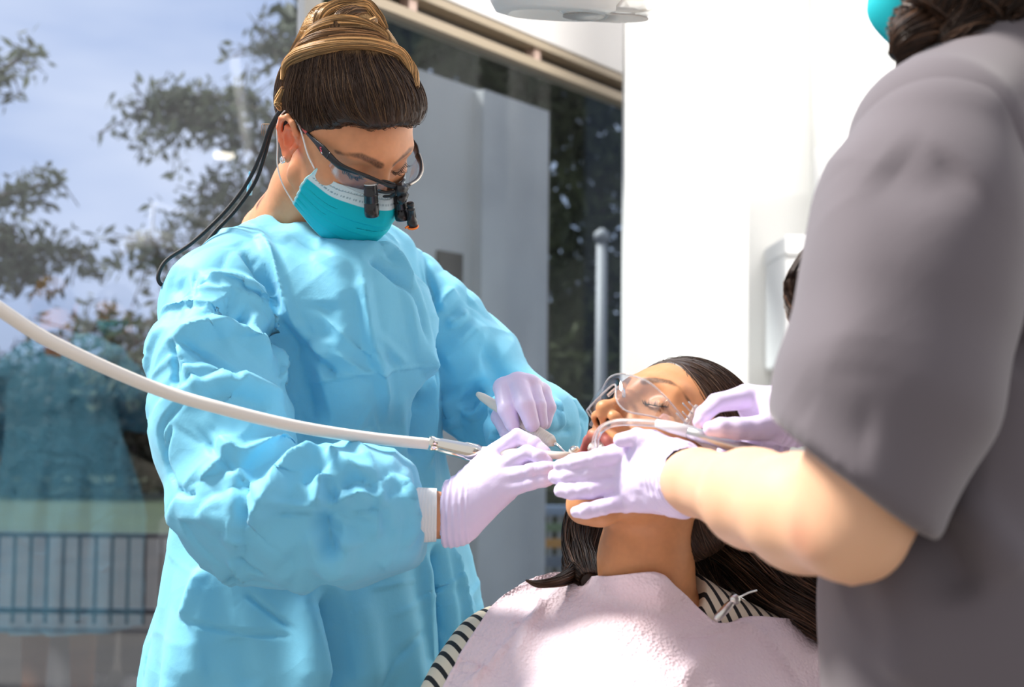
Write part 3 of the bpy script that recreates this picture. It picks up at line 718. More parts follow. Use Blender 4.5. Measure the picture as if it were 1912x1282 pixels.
nh = HS.grad(Vh); Vh2 = Vh + nh * (.0013 * vnoise(Vh * np.array([260, 90, 120]), 1))[:, None]
tint = hair_tint(Vh) * (.75 + .25 * vnoise(Vh * 300, 4))[:, None]
hair = mesh('hair', HD.w(Vh2), Fh, M_hair, DEN, col=tint)
seed = Vh[(Vh[:, 2] < .118) & (nh @ np.array([0, 0, 1]) > -.75)]; seed = seed[g.integers(0, len(seed), 5200)]
pt = strands(HS, seed, lambda p, i: (BUN - p) / (np.linalg.norm(BUN - p, axis=1)[:, None] + .01), 16, .0075, 0, .0022, 1, wob=.25)
cl_ = np.stack([hair_tint(pt[:, i]) for i in range(pt.shape[1])], 1) * (.6 + .9 * g.random(len(pt)))[:, None, None]
pt = np.concatenate([(pt[:, :1] - (pt[:, 1:2] - pt[:, :1]) * (1.0 * g.random((len(pt), 1, 1)))), pt], 1); cl_ = np.concatenate([cl_[:, :1], cl_], 1)
lightm = g.random(len(pt)) < .17; cl_[lightm] = cl_[lightm] * .5 + np.array([.30, .17, .08]) * .5
V1, F1, c1 = ribbons(pt, .00042, cl_, g)
seed = Vh[(Vh[:, 2] > .122) & (np.hypot(Vh[:, 0] - .004, Vh[:, 1] + .060) < .044)]; seed = seed[g.integers(0, len(seed), 1000)]
def swirl(p, i):
    q = p - np.array([.004, -.055, .115]); t = np.cross(q, [.85, .2, .55]); t /= np.linalg.norm(t, axis=1)[:, None] + 1e-9; return t + np.array([0, 0, .25 * math.sin(i * .5)])
pt = strands(HS, seed, swirl, 14, .0045, 0, .0020, 2, wob=.35)
cl_ = np.stack([hair_tint(pt[:, i]) for i in range(pt.shape[1])], 1) * (.55 + .9 * g.random(len(pt)))[:, None, None]
V2, F2, c2 = ribbons(pt, .0005, cl_, g)
nape = [catmull([(s_ * x, y, z), (s_ * (x - .004), y - .014, z - .012), (s_ * (x - .012), y - .018, z - .034)], 4) for s_ in (1, -1) for x, y, z in [(.066, -.045 - .004 * i, -.002 - .003 * i) for i in range(9)]]
V3, F3 = join([tube(p_, np.linspace(.0006, .0002, len(p_)), 3, cap=False) for p_ in nape])
V, F = join([(V1, F1), (V2, F2), (V3, F3)]); mesh('loose_strands', HD.w(V), F, M_hair, hair, col=np.concatenate([c1, c2, np.tile([.3, .17, .07], (len(V3), 1))]))
ear = HD.w([.0755, -.004, -.024])
er = meshp('earring', [lathe(ear, HD.w([.082, -.004, -.025]), [(0, .0035), (.4, .0042), (.8, .004), (1, .002)], 10), tube([HD.w(np.array([.0815, -.004, -.025]) + np.array([0, math.cos(a), math.sin(a)]) * .0038) for a in np.linspace(0, 2 * math.pi, 13)[:-1]], .0009, 6, closed=True)], mat('diamond_stud', (.9, .85, .82), .1, metal=.9), DEN, label='small sparkling square stud')

# --- mask
rows = [[(.066, .046, .002), (.052, .075, .000), (.031, .091, .001), (.0125, .1045, .005), (0, .1115, .007)],
        [(.071, .036, -.026), (.057, .078, -.026), (.035, .104, -.024), (.0135, .122, -.020), (0, .127, -.018)],
        [(.070, .032, -.050), (.055, .074, -.054), (.033, .103, -.054), (.0135, .119, -.052), (0, .123, -.050)],
        [(.067, .027, -.068), (.050, .062, -.080), (.029, .090, -.087), (.0125, .104, -.087), (0, .108, -.087)],
        [(.061, .019, -.080), (.041, .044, -.102), (.024, .063, -.114), (.010, .072, -.118), (0, .073, -.119)]]
def patch(rows, nu, nv):
    A = []
    for r in rows:
        full = list(r) + [(-x, y, z) for x, y, z in r[-2::-1]]; c = catmull(full, 24); A.append(c[np.linspace(0, len(c) - 1, nu).astype(int)])
    A = np.array(A); out = [catmull(A[:, j], 24) for j in range(nu)]; out = np.array(out); out = out[:, np.linspace(0, out.shape[1] - 1, nv).astype(int)]
    return out.transpose(1, 0, 2)
G = patch(rows, 150, 110); vv = np.linspace(0, 1, 110)[:, None] * np.ones((1, 150)); uu = np.ones((110, 1)) * np.linspace(-1, 1, 150)[None]
pl = sum(.0016 * np.maximum(0, 1 - np.abs(vv - c_ - .015 * np.cos(uu * 3)) / .035) * (.35 + .65 * (1 - np.abs(uu))) for c_ in (.36, .52, .68))
G[..., 1] += pl + .0015 * vnoise(G.reshape(-1, 3) * 45, 3).reshape(110, 150)
G[..., 0] *= 1 + .012 * np.sin(vv * 40) * smooth_step(np.abs(uu), .85, 1)
Vm, Fm = grid(G, .0012)
vt = np.concatenate([vv.ravel()] * 2); ut = np.concatenate([uu.ravel()] * 2); teal = np.array([.0, .50, .58]); wht = np.array([.66, .80, .84])
mw = (vt < .19)[:, None]; st = (((np.abs(vt - .065) < .008) | (np.abs(vt - .135) < .008)) & (np.sin(ut * 190) > .1))[:, None]
c = np.where(mw, wht, teal); c = np.where(st, np.array([.22, .36, .42]), c); c = np.where(((np.abs(ut) > .985) | (vt > .985))[:, None], np.array([.45, .78, .82]), c)
M_mask = mat('mask_fabric', (.0, .50, .58), .65, .3, tint=True, bump=('dots', 900, .1, .0005), translucent=.12)
mask = mesh('face_mask', HD.w(Vm), Fm, M_mask, DEN, col=c, label='teal pleated mask with a pale stitched top edge')
for q in (1, -1):
    lp = catmull([(q * .067, .045, -.001), (q * .073, .030, .012), (q * .0765, .008, .032), (q * .080, -.010, .041)], 8)
    l2 = catmull([(q * .062, .020, -.079), (q * .069, -.004, -.066), (q * .075, -.018, -.045), (q * .078, -.026, -.018)], 8)
    lpp = np.concatenate([lp, catmull([lp[-1], [q * .081, -.026, .036], [q * .081, -.034, .010], l2[-1]], 6)[1:-1], l2[::-1]]); meshp('ear_loop', [(HD.w(tube(lpp, .0011, 6)[0]), tube(lpp, .0011, 6)[1])], M_knit, mask)

# --- gown
def pxr(l): return [P(x, y, d) for x, y, d, r in l], [r * d / FPX for x, y, d, r in l]
GS = Solid((cD[0] - .42, cD[1] - .50, .40), (cD[0] + .62, cD[1] + .40, 1.56), .0034)
def flat_chain(l, k=.04, q=.72): p, r = pxr(l); GS.chain(p, r, k=k, flat=(fw, q))
zc = P(607, 1280, 1.68)
flat_chain([(590, 665, 1.67, 224), (592, 720, 1.67, 246), (590, 860, 1.67, 236), (600, 1010, 1.68, 268), (607, 1170, 1.68, 312), (606, 1320, 1.68, 330)])
GS.chain([P(606, 1300, 1.68), [zc[0], zc[1], .44]], [.246, .262], k=.04, flat=(fw, .75))
p, r = pxr([(420, 545, 1.54, 80), (560, 498, 1.66, 66), (690, 506, 1.76, 58), (752, 538, 1.80, 60)]); GS.chain(p, r, k=.05)
GS.cap(P(540, 474, 1.68), P(440, 522, 1.60), 56 * 1.68 / FPX, 62 * 1.6 / FPX, k=.04); GS.cap(P(600, 470, 1.70), P(690, 500, 1.76), 44 * 1.7 / FPX, 54 * 1.76 / FPX, k=.04); GS.ell(P(660, 620, 1.56), (.10, .07, .11), k=.06)
p, r = pxr([(400, 580, 1.53, 90), (398, 670, 1.47, 104), (410, 800, 1.42, 112), (448, 930, 1.38, 104), (462, 968, 1.37, 100)]); GS.chain(p, r, k=.022)
p, r = pxr([(462, 968, 1.37, 106), (560, 966, 1.355, 113), (650, 958, 1.35, 104), (712, 957, 1.355, 88), (765, 962, 1.36, 72)]); GS.chain(p, r, k=.02)
cq = P(766, 962, 1.36); cn_ = cd(1, -.05, 0.02); GS.put(lambda X: -((X - cq.astype(np.float32)) @ cn_.astype(np.float32)), P(760, 1060, 1.30), P(850, 870, 1.43), k=.004, mode='s')
p, r = pxr([(772, 545, 1.80, 62), (822, 615, 1.80, 84), (868, 690, 1.80, 96), (950, 770, 1.77, 82), (1012, 800, 1.73, 66)]); GS.chain(p, r, k=.02)
p, r = pxr([(1012, 800, 1.73, 70), (992, 795, 1.63, 70), (985, 790, 1.57, 60)]); GS.chain(p, r, k=.02)
GS.cap(P(1010, 800, 1.71), P(1080, 786, 1.72), .045, .006, k=.02); GS.cap(P(1015, 830, 1.70), P(1050, 850, 1.70), .03, .012, k=.02)
na, nbm = HD.w([0, -.030, -.125]), HD.w([0, -.040, -.235]); GS.cap(na + (na - nbm) * .5, na, .064, .062, k=.006, mode='s'); GS.cap(na, nbm, .060, .050, k=.006, mode='s')
V, F = GS.net(1); keep = V
# hem opened: nothing below the hem
ZZ = V[:, 2]
n0 = vnorm(V, F)
arm1 = polydist(V, np.array([P(398, 560, 1.5), P(410, 800, 1.42), P(462, 968, 1.37), P(740, 958, 1.36)]))[0]
slv = (1 - smooth_step(arm1, .07, .11)); arm2 = polydist(V, np.array([P(790, 560, 1.8), P(868, 690, 1.8), P(1010, 800, 1.72)]))[0]; slv = np.maximum(slv, 1 - smooth_step(arm2, .06, .09))
skirt = smooth_step(-V[:, 2], -1.12, -.85)
rel = V - [cD[0], cD[1], 0]; th = np.arctan2(rel @ rt, rel @ fw)
rdg = lambda sc_, sd: (1 - np.abs(vnoise(V * sc_ + .5 * vnoise(V * 7, sd + 5)[:, None], sd))) ** 9
D = .016 * (facets(V * np.array([9, 9, 7.5]), 1) - .5) * (.15 + .95 * slv)  + (.0040 * rdg(9, 3) - .0035 * rdg(11, 8)) * (.35 + .65 * slv)
D += (1 - slv) * skirt * (.013 * np.sin(th * 9 + 2.2 * np.sin(V[:, 2] * 3)) + .007 * np.sin(th * 17 + 1)) + (1 - slv) * (1 - skirt) * .004 * np.sin(th * 11 + V[:, 2] * 6)
V = V + n0 * (D + .007)[:, None]
axs = lambda p: cd(.2, -.1, -1) if p[2] > P(0, 900, 1.4)[2] else cd(1, 0, 0)
V = random_creases(V, F, slv > .6, 46, 5, L=(.07, .18), wd=(.018, .036), h=(.004, .0075), along=axs); V = random_creases(V, F, (slv < .4) & (V[:, 2] > P(0, 1000, 1.6)[2]), 60, 6, L=(.06, .16), wd=(.01, .02), h=(.002, .005)); V = random_creases(V, F, slv > .5, 50, 9, L=(.03, .07), wd=(.007, .012), h=(.0015, .003)); V = random_creases(V, F, (slv < .4) & (V[:, 2] < P(0, 980, 1.6)[2]), 50, 8, L=(.05, .14), wd=(.01, .02), h=(.002, .005))
STR = [
 # upper near sleeve
 ([(335, 520), (325, 605)], 16, -5, 1), ([(367, 505), (358, 545), (350, 580)], 7, -4), ([(390, 532), (410, 525), (455, 535), (520, 584)], 24, 12), ([(402, 556), (440, 575), (470, 600)], 30, -16, 1),
 ([(322, 632), (365, 618), (420, 602), (475, 632), (505, 675)], 20, 15), ([(466, 560), (465, 625)], 10, -9), ([(500, 640), (540, 610)], 18, -14, 1), ([(332, 637), (385, 668), (440, 702)], 9, -8), ([(332, 640), (352, 690), (372, 728)], 9, 7), ([(322, 632), (326, 680), (328, 728)], 7, -7),
 ([(455, 462), (495, 522), (522, 590)], 15, -14), ([(480, 424), (515, 500), (547, 600), (600, 682)], 12, 9), ([(520, 592), (523, 650), (527, 720)], 10, 9), ([(545, 610), (560, 700), (585, 800)], 26, -24), ([(530, 640), (548, 740), (575, 850)], 14, -12),
 ([(440, 702), (480, 718), (530, 745)], 18, 9), ([(345, 745), (300, 800), (310, 860)], 7, -5), ([(339, 700), (400, 690), (470, 742)], 16, 6), ([(380, 760), (430, 735), (520, 770)], 14, -8, 1),
 # middle and elbow
 ([(417, 820), (450, 853), (500, 838), (546, 825)], 18, 14), ([(372, 803), (414, 856), (455, 900), (495, 944)], 7, -5), ([(374, 900), (414, 856), (417, 820)], 14, 8), ([(436, 876), (465, 905), (498, 936)], 14, 8), ([(440, 860), (436, 960), (430, 1020)], 14, 6, 1),
 ([(436, 1028), (462, 985), (492, 945), (539, 876), (575, 855), (611, 846)], 22, 17), ([(452, 1006), (472, 945)], 16, -13), ([(500, 955), (545, 960), (592, 958)], 4, -3), ([(500, 934), (550, 944), (594, 950)], 8, 5),
 ([(600, 884), (594, 946)], 14, 13), ([(604, 890), (612, 915), (630, 935)], 16, -11), ([(560, 905), (590, 885), (600, 880)], 12, -8), ([(611, 843), (650, 865), (688, 892)], 16, 10), ([(626, 938), (667, 921), (712, 931)], 12, 9), ([(640, 915), (660, 895), (685, 900)], 14, -9), 
 ([(595, 952), (612, 1000), (622, 1042)], 18, -17), ([(580, 985), (598, 1040), (618, 1075)], 16, 8, 1), ([(655, 985), (640, 1030), (630, 1075)], 16, 9, 1), ([(662, 958), (650, 1010)], 26, -9, 1), ([(600, 956), (680, 952), (730, 956)], 8, -4), ([(742, 890), (763, 918), (770, 980), (752, 1027)], 12, 9), ([(712, 900), (708, 960), (700, 1010)], 9, 5), ([(690, 900), (700, 940), (730, 1000)], 9, -6, 1),
 ([(430, 1043), (445, 1065), (465, 1080)], 9, 7), ([(442, 1036), (465, 1060), (493, 1075)], 6, -5), ([(320, 790), (308, 850), (330, 912)], 6, -5), ([(327, 912), (348, 922), (366, 918)], 8, -5), ([(480, 1000), (540, 1040)], 26, 6, 1), ([(380, 940), (420, 990)], 18, 6, 1),
 # chest
 ([(671, 470), (692, 618), (712, 692), (724, 782)], 14, 10), ([(655, 470), (672, 600), (690, 700)], 22, -7, 1), ([(673, 452), (747, 497), (794, 650), (809, 690)], 20, 12), ([(690, 480), (716, 497), (772, 556), (799, 676)], 13, -12), ([(562, 722), (626, 706), (716, 692), (802, 681)], 4, 3),
 ([(560, 634), (590, 672), (626, 704)], 11, -10), ([(572, 640), (610, 670)], 12, 5), ([(782, 735), (776, 800), (772, 868)], 22, -17), ([(803, 692), (806, 780), (796, 880)], 14, 9), ([(745, 731), (752, 830)], 12, 5, 1), ([(600, 440), (640, 500), (660, 560)], 22, 6, 1), ([(530, 440), (600, 470)], 20, -4, 1), ([(700, 620), (760, 680)], 10, 4), ([(610, 560), (600, 640)], 26, -5, 1),
 ([(794, 478), (813, 575), (817, 696), (812, 780)], 9, -9), ([(848, 540), (830, 560), (813, 585)], 16, 9), ([(833, 603), (850, 600), (872, 580)], 12, 8), ([(899, 603), (860, 650), (825, 680)], 22, 8, 1), ([(864, 770), (880, 745), (902, 728)], 18, -14), ([(860, 762), (886, 775), (915, 735)], 10, 9), ([(900, 640), (930, 700), (940, 730)], 18, -9, 1), ([(830, 740), (850, 800)], 18, 7, 1),
 ([(1040, 745), (1050, 800)], 10, 6), ([(1010, 815), (1075, 800)], 8, -4), ([(905, 770), (925, 800), (925, 835)], 14, -9), ([(915, 815), (940, 835)], 9, 7), 
 # skirt
 ([(600, 1085), (620, 1177), (634, 1290)], 26, -22), ([(575, 1085), (590, 1180), (600, 1290)], 24, 12, 1), ([(655, 1085), (680, 1180), (700, 1290)], 26, 10, 1), ([(815, 1015), (832, 1100), (845, 1290)], 24, -22), ([(800, 1020), (800, 1290)], 16, 8, 1), ([(838, 1012), (862, 1100), (878, 1180)], 14, 10),
 ([(425, 1075), (480, 1125), (552, 1178)], 6, -5), ([(340, 1157), (440, 1180), (545, 1187)], 5, -4), ([(385, 1040), (360, 1110), (342, 1158)], 14, 8), ([(380, 1060), (370, 1180), (365, 1290)], 22, 7, 1), ([(440, 1180), (460, 1290)], 24, -7, 1), ([(690, 1100), (790, 1080)], 5, 3), ([(740, 1230), (790, 1180)], 8, -4)]
V = crease(V, F, STR)
hem = V[:, 2] < .45; V[hem, 2] = .45
gown = mesh('gown', V, F, M_gown, DEN)
# neck binding, cuffs
nk = []
for a in np.linspace(0, 2 * math.pi, 40)[:-1]:
    dr = np.array([math.sin(a), math.cos(a), 0]); q0 = np.array([0, -.034, -.180 + .024 * math.cos(a)]); nk.append(HD.w(q0 + dr * (.0625 + .003 * math.cos(2 * a))))
meshp('neck_binding', [tube(nk, .0042, 8, closed=True)], M_gown, gown)
tie = catmull([HD.w([.055, -.085, -.155]), HD.w([.050, -.10, -.140]), HD.w([.052, -.102, -.128])], 5); meshp('neck_tie', [tube(tie, [.004, .0042, .004, .0036, .003, .003, .003, .002, .002, .002, .001], 5)], M_gown, gown)
cA = [P(x, 961, d) for x, d in ((738, 1.36), (765, 1.362), (794, 1.365), (815, 1.366))]
def knit(pts, r0, r1, seg=48, flat=1.0):
    c = catmull(pts, 10); V, F = tube(c, np.linspace(r0, r1, len(c)), seg, cap=False); k = np.arange(len(V)) % seg
    cc = np.repeat(c, seg, 0); V = cc + (V - cc) * (1 + .012 * np.cos(k * math.pi))[:, None]; return V, F
meshp('cuff', [knit(cA, 53 * 1.36 / FPX, 49 * 1.36 / FPX)], M_knit, gown, label='white knitted cuff')
meshp('cuff', [knit([P(985, 785, 1.58), P(984, 778, 1.535), P(982, 772, 1.51)], .029, .028)], M_knit, gown, label='white knitted cuff')

# --- gloved hands
def hand(name, parent, palm, fingers, cuff, flat, mtl, v=.0012, kf=.0025, extra=None, label=None, seedn=1, wr=.0006):
    """palm: [(a,b,ra,rb)] in px/depth; fingers: chains of (x,y,d,r px); cuff: rolled edge ring (centre, normal, radius)"""
    pts = np.array([P(*q[:3]) for f_ in fingers for q in f_] + [P(*q[:3]) for pr_ in palm for q in pr_]); S = Solid(pts.min(0) - .045, pts.max(0) + .045, v)
    for a, b in palm: S.cap(P(*a[:3]), P(*b[:3]), a[3] * a[2] / FPX, b[3] * b[2] / FPX, k=.014, flat=flat)
    for f_ in fingers:
        p = [P(*q[:3]) for q in f_]; r = [q[3] * q[2] / FPX for q in f_]
        S.chain(p, r, k=kf)
    if extra: extra(S)
    V, F = S.net(2); n = vnorm(V, F)
    D = wr * np.minimum(0, -.35 + facets(V * 60, seedn)) * -1.2 + wr * .7 * vnoise(V * 130, seedn)
    jd = np.full(len(V), 1.); 
    for f_ in fingers:      # wrinkle rings at the knuckle bends
        for q in f_[1:-1]: jd = np.minimum(jd, np.linalg.norm(V - P(*q[:3]), axis=1))
    D += .00015 * np.sin(jd * 2300) * (jd < .011)
    if cuff is not None:
        c, nn, r_ = cuff; nn = np.asarray(nn) / np.linalg.norm(nn); h = (V - c) @ nn
        # trim what lies behind the cuff plane
        keepv = h > -.001; Fk = F[keepv[F].all(1)]; used = np.unique(Fk); mp_ = -np.ones(len(V), int); mp_[used] = np.arange(len(used)); V, n, D, F = V[used], n[used], D[used], mp_[Fk]
        h = (V - c) @ nn; D += .0016 * np.exp(-((h - .002) / .0018) ** 2) + .0008 * np.exp(-((h - .008) / .0015) ** 2) + .0007 * np.sin(h * 900) * (h < .03) * (h > .006) * .5
    return V + n * D[:, None], F
def glove(name, parent, *a, **k):
    V, F = hand(name, parent, *a, **k); o = mesh(name, V, F, M_glove, parent, label=k.get('label'))
    return o
view = cd(.05, 1, 0)
W = (838, 962, 1.366, 46)
glove('glove', DEN, [(W, (912, 858, 1.378, 22)), (W, (928, 878, 1.366, 24)), ((845, 965, 1.366, 44), (938, 896, 1.358, 24)), ((860, 960, 1.364, 46), (945, 914, 1.356, 22)), ((842, 962, 1.366, 44), (800, 962, 1.366, 44))],
      [[(910, 856, 1.386, 20), (966, 815, 1.386, 15.5), (998, 828, 1.376, 13), (1020, 844, 1.366, 9.5)], [(930, 876, 1.366, 20), (984, 846, 1.358, 16), (1006, 852, 1.352, 13.5), (1023, 861, 1.350, 9.5)],
       [(938, 892, 1.358, 18), (990, 879, 1.346, 13.5), (1016, 874, 1.343, 12.5), (1036, 871, 1.341, 10)], [(942, 913, 1.356, 18), (990, 902, 1.345, 13), (1016, 897, 1.342, 12), (1036, 893, 1.340, 9.5)],
       [(880, 900, 1.385, 24), (930, 880, 1.41, 17), (975, 866, 1.415, 14), (1008, 862, 1.41, 11)]],
      (P(829, 961, 1.366), cd(1, -.12, 0), .03), (view, .72), M_glove, seedn=2)
WL = (985, 778, 1.545, 34)
glove('glove', DEN, [(WL, (941, 724, 1.475, 21)), (WL, (966, 713, 1.468, 21)), (WL, (991, 716, 1.474, 20)), (WL, (1010, 732, 1.492, 19)), ((985, 776, 1.57, 33), (985, 776, 1.60, 33))],
      [[(941, 724, 1.472, 20), (947, 764, 1.448, 18.5), (957, 793, 1.446, 14)], [(967, 714, 1.466, 20), (981, 756, 1.437, 18.5), (993, 791, 1.434, 15)], [(991, 718, 1.474, 18), (1006, 757, 1.452, 14.5), (1013, 791, 1.45, 11)],
       [(1010, 733, 1.490, 19), (1023, 760, 1.478, 15), (1018, 790, 1.474, 11.5)], [(945, 750, 1.54, 18), (934, 778, 1.515, 17), (946, 806, 1.495, 14), (968, 815, 1.480, 11)]],
      (P(984, 776, 1.555), cd(-.05, -1, .05), .03), (cd(0, .5, 1), .8), M_glove, seedn=5)
# ================================================================ THE LOUPES SHE WEARS
M_blk = mat('black_plastic', (.012, .012, .014), .28, .5); M_blkm = mat('black_anodised_metal', (.02, .02, .022), .22, .6, metal=.4)
M_red = mat('red_rubber', (.62, .10, .09), .5); M_or = mat('orange_filter', (1.0, .22, .02), .25); M_silver = mat('brushed_steel', (.72, .70, .66), .28, metal=1)
M_clear = pane_mat('clear_lens', .10, (.93, .90, .90), .02); M_rod = mat('pale_frame_edge', (.75, .66, .55), .25, metal=.5)
t = empty('magnifying_loupes', HD.w([0, .115, .03]), 'black magnifying loupes with two short telescopes and an orange-capped light, worn by the bending woman', 'loupes')
W_ = HD.w
def lt(pts, r, seg=10, n=8, flat=None):
    V, F = tube(catmull(pts, n), np.interp(np.linspace(0, 1, n * (len(pts) - 1) + 1), np.linspace(0, 1, len(r)), r) if np.ndim(r) else r, seg)
    return V, F
def blade(pts, h, w_, n=10):
    """flat bar: tall h, thin w_, along pts in the head frame"""
    c = catmull(pts, n); m = len(c); hh = np.interp(np.linspace(0, 1, m), np.linspace(0, 1, len(h)), h); V = []
    tg = np.gradient(c, axis=0); tg /= np.linalg.norm(tg, axis=1)[:, None]; up = np.array([0, 0, 1.]); sd = np.cross(tg, up); sd /= np.linalg.norm(sd, axis=1)[:, None]; uu = np.cross(sd, tg)
    for q, w2 in ((1, .55), (.6, 1), (-.6, 1), (-1, .55)): V.append(c + uu * (hh * q)[:, None] + sd * w_ * w2)
    for q, w2 in ((-1, .55), (-.6, 1), (.6, 1), (1, .55)): V.append(c + uu * (hh * q)[:, None] - sd * w_ * w2)
    V = np.stack(V, 1).reshape(-1, 3); F = [[i * 8 + j, i * 8 + (j + 1) % 8, (i + 1) * 8 + (j + 1) % 8, (i + 1) * 8 + j] for i in range(m - 1) for j in range(8)]
    F += [[0, 1, 2, 3], [0, 3, 4, 7], [7, 4, 5, 6]]; k = (m - 1) * 8; F += [[k + 3, k + 2, k + 1, k], [k + 7, k + 4, k + 3, k], [k + 6, k + 5, k + 4, k + 7]]
    return V, np.array(F)
def wl(parts): return [(W_(V), F) for V, F in parts]
meshp('front_bar', wl([blade([(.070, .064, .0370), (.064, .084, .0355), (.048, .096, .0335), (.030, .1075, .031), (.012, .1225, .0290), (.0, .1255, .0290)], [.0052, .0045, .0028, .0024, .0026, .0035], .0016),
    blade([(.0, .1255, .0290), (-.018, .1215, .0250), (-.040, .1100, .0210), (-.056, .0960, .0200), (-.066, .0800, .0210), (-.069, .0660, .0230)], [.0035, .0024, .0024, .0028, .004, .005], .0016)]), M_blk, t)
meshp('frame_edge', wl([lt([(-.020, .1235, .0270), (-.041, .1120, .0235), (-.058, .0970, .0225), (-.067, .0815, .0235), (-.0705, .068, .026)], .0014, 6)]), M_rod, t, label='pale bright upper edge of the frame')
for q, pts in ((1, [(.0735, .018, .0345), (.0735, .040, .0375), (.0725, .055, .0380), (.070, .066, .0370)]), (-1, [(-.0735, .018, .030), (-.0735, .040, .028), (-.0725, .055, .025), (-.0695, .066, .0230)])):
    o = meshp('temple', wl([blade(pts, [.0018, .0034, .0062, .0055], .0014)]), M_blk, t)
    s0 = np.array(pts[0]); s1 = s0 + [q * .0025, -.052, .004 + (.002 if q > 0 else .0)]
    meshp('temple_sleeve', wl([lt([s0, (s0 + s1) / 2 + [q * .001, 0, .0005], s1], [.0024, .0030, .0032], 10)]), M_red, o, label='red rubber sleeve')
lg = [(.0738, .0535, .0395), (.0738, .0505, .0385), (.0738, .0518, .0368), (.0738, .0550, .0365), (.0738, .0540, .0345)]
meshp('emblem', wl([lt(lg, .0007, 6, 4)]), mat('red_emblem', (.8, .05, .12), .4), t, label='small red and white emblem'); 
meshp('emblem', wl([lt([(.0738, .0555, .0350), (.0738, .0575, .0340)], .0006, 6, 4)]), mat('white_emblem', (.85, .85, .85), .4), t)
# shield lenses
def lens(sg, z0):
    G = []
    for v in np.linspace(0, 1, 9):
        G.append([np.array([sg * (.010 + .056 * u), .1225 - .052 * u ** 1.8 - .004 * v, z0(u) - v * .030 * (1 - .55 * (2 * u - 1) ** 4) * (.75 + .25 * u)]) for u in np.linspace(0, 1, 16)])
    return grid(np.array(G), .0012)
meshp('lens', wl([lens(1, lambda u: .029 + .006 * u)]), M_clear, t); meshp('lens', wl([lens(-1, lambda u: .027 - .006 * u)]), M_clear, t)
# nose loop with pads
lp = [(.004, .1225, .0300), (.0160, .1140, .0300), (.0200, .1080, .0200), (.0170, .1040, .0080), (.0080, .1080, .0005), (.002, .1190, .0080), (.0, .1250, .0200)]
meshp('nose_loop', wl([lt(lp, .0019, 8), lt([(-x, y, z - .002) for x, y, z in lp], .0019, 8)]), M_blk, t)
def scope(a, b, lab):
    a = np.array(a); b = np.array(b); o = meshp('telescope', wl([lathe(a, b, [(0, .0072), (.03, .0082), (.10, .0086), (.30, .0086), (.31, .0092), (.36, .0092), (.37, .0088), (.55, .0090), (.56, .0086), (.60, .0086), (.61, .0092), (.90, .0094), (.93, .0089), (.97, .0088), (1, .0078)], 32)]), M_blkm, t, label=lab)
    meshp('rim', wl([lathe(a + (b - a) * -.01, a + (b - a) * .03, [(0, .0070), (.5, .0086), (1, .0083)], 32)]), M_silver, o)
    meshp('objective', wl([lathe(a + (b - a) * .99, a + (b - a) * 1.015, [(0, .0070), (1, .0068)], 32)]), mat('coated_glass', (.03, .10, .25), .05, .8, coat=1), o, label='blue-coated front glass')
scope((.0300, .1090, .0235), (.0290, .1310, -.0115), 'black telescope over her near eye'); scope((-.0180, .1130, .0040), (-.0200, .1340, -.0230), 'black telescope over her far eye')
meshp('bridge_block', wl([box((-.006, -.006, -.006), (.006, .006, .006), None, (-.002, .1290, .0270)), box((-.004, -.004, -.008), (.004, .004, .004), None, (-.009, .131, .0180)), lathe(np.array((-.012, .130, .016)), np.array((-.002, .136, .012)), [(0, .0045), (.5, .0052), (1, .0045)], 12)]), M_blk, t)
meshp('telescope_arm', wl([lt([(.0, .127, .024), (.012, .122, .018), (.022, .114, .016)], .0022, 8), lt([(-.006, .128, .020), (-.012, .120, .010)], .0022, 8)]), M_blk, t)
a, b = np.array((-.0200, .1350, .0080)), np.array((-.0285, .1455, -.0230))
o = meshp('light', wl([lathe(a, b, [(0, .003), (.02, .0046), (.14, .0050), (.16, .0038), (.24, .0038), (.26, .0054), (.30, .0054), (.32, .0046), (.60, .0048), (.80, .0062), (.82, .0068), (1, .0068)], 24),
    *[tube([a + (b - a) * .34 + 0 * a + d_, a + (b - a) * .80 + d_ * 1.25], .0006, 4) for d_ in [np.array([math.cos(k), math.sin(k) * .6, math.sin(k) * .5]) * .0047 for k in np.linspace(0, 6.28, 13)[:-1]]]]), M_blk, t, label='small ribbed black light')
meshp('filter', wl([lathe(b, b + (b - a) * .07, [(0, .0074), (.5, .0080), (1, .0074)], 24), lt([b + (.006, 0, 0), b + (.0115, .001, -.0012)], .0014, 8)]), M_or, o, label='orange flip filter')
meshp('glass', wl([lathe(b + (b - a) * .07, b + (b - a) * .11, [(0, .0035), (1, .0028)], 16)]), M_silver, o)
# retaining cord: two black strands sweeping down behind the ear to her back
c1 = [W_([.078, -.034, .043]), P(505, 236, 1.53), P(488, 285, 1.55), P(462, 340, 1.57), P(420, 395, 1.57), P(360, 452, 1.55), P(312, 485, 1.53), P(296, 512, 1.52), P(300, 530, 1.52), P(320, 537, 1.53)]
c2 = [W_([.078, -.036, .040]), P(508, 240, 1.54), P(494, 290, 1.56), P(476, 340, 1.58), P(440, 392, 1.585), P(402, 432, 1.575), P(380, 460, 1.56), P(368, 482, 1.56)]
meshp('cord', [tube(catmull(c1, 8), .0026, 10)], mat('black_cord', (.012, .012, .014), .7, bump=('noise', 900, .3, .001)), t, label='black retaining cord')
meshp('cord', [tube(catmull(c2, 8), .0026, 10)], bpy.data.materials['black_cord'], t, label='black retaining cord')
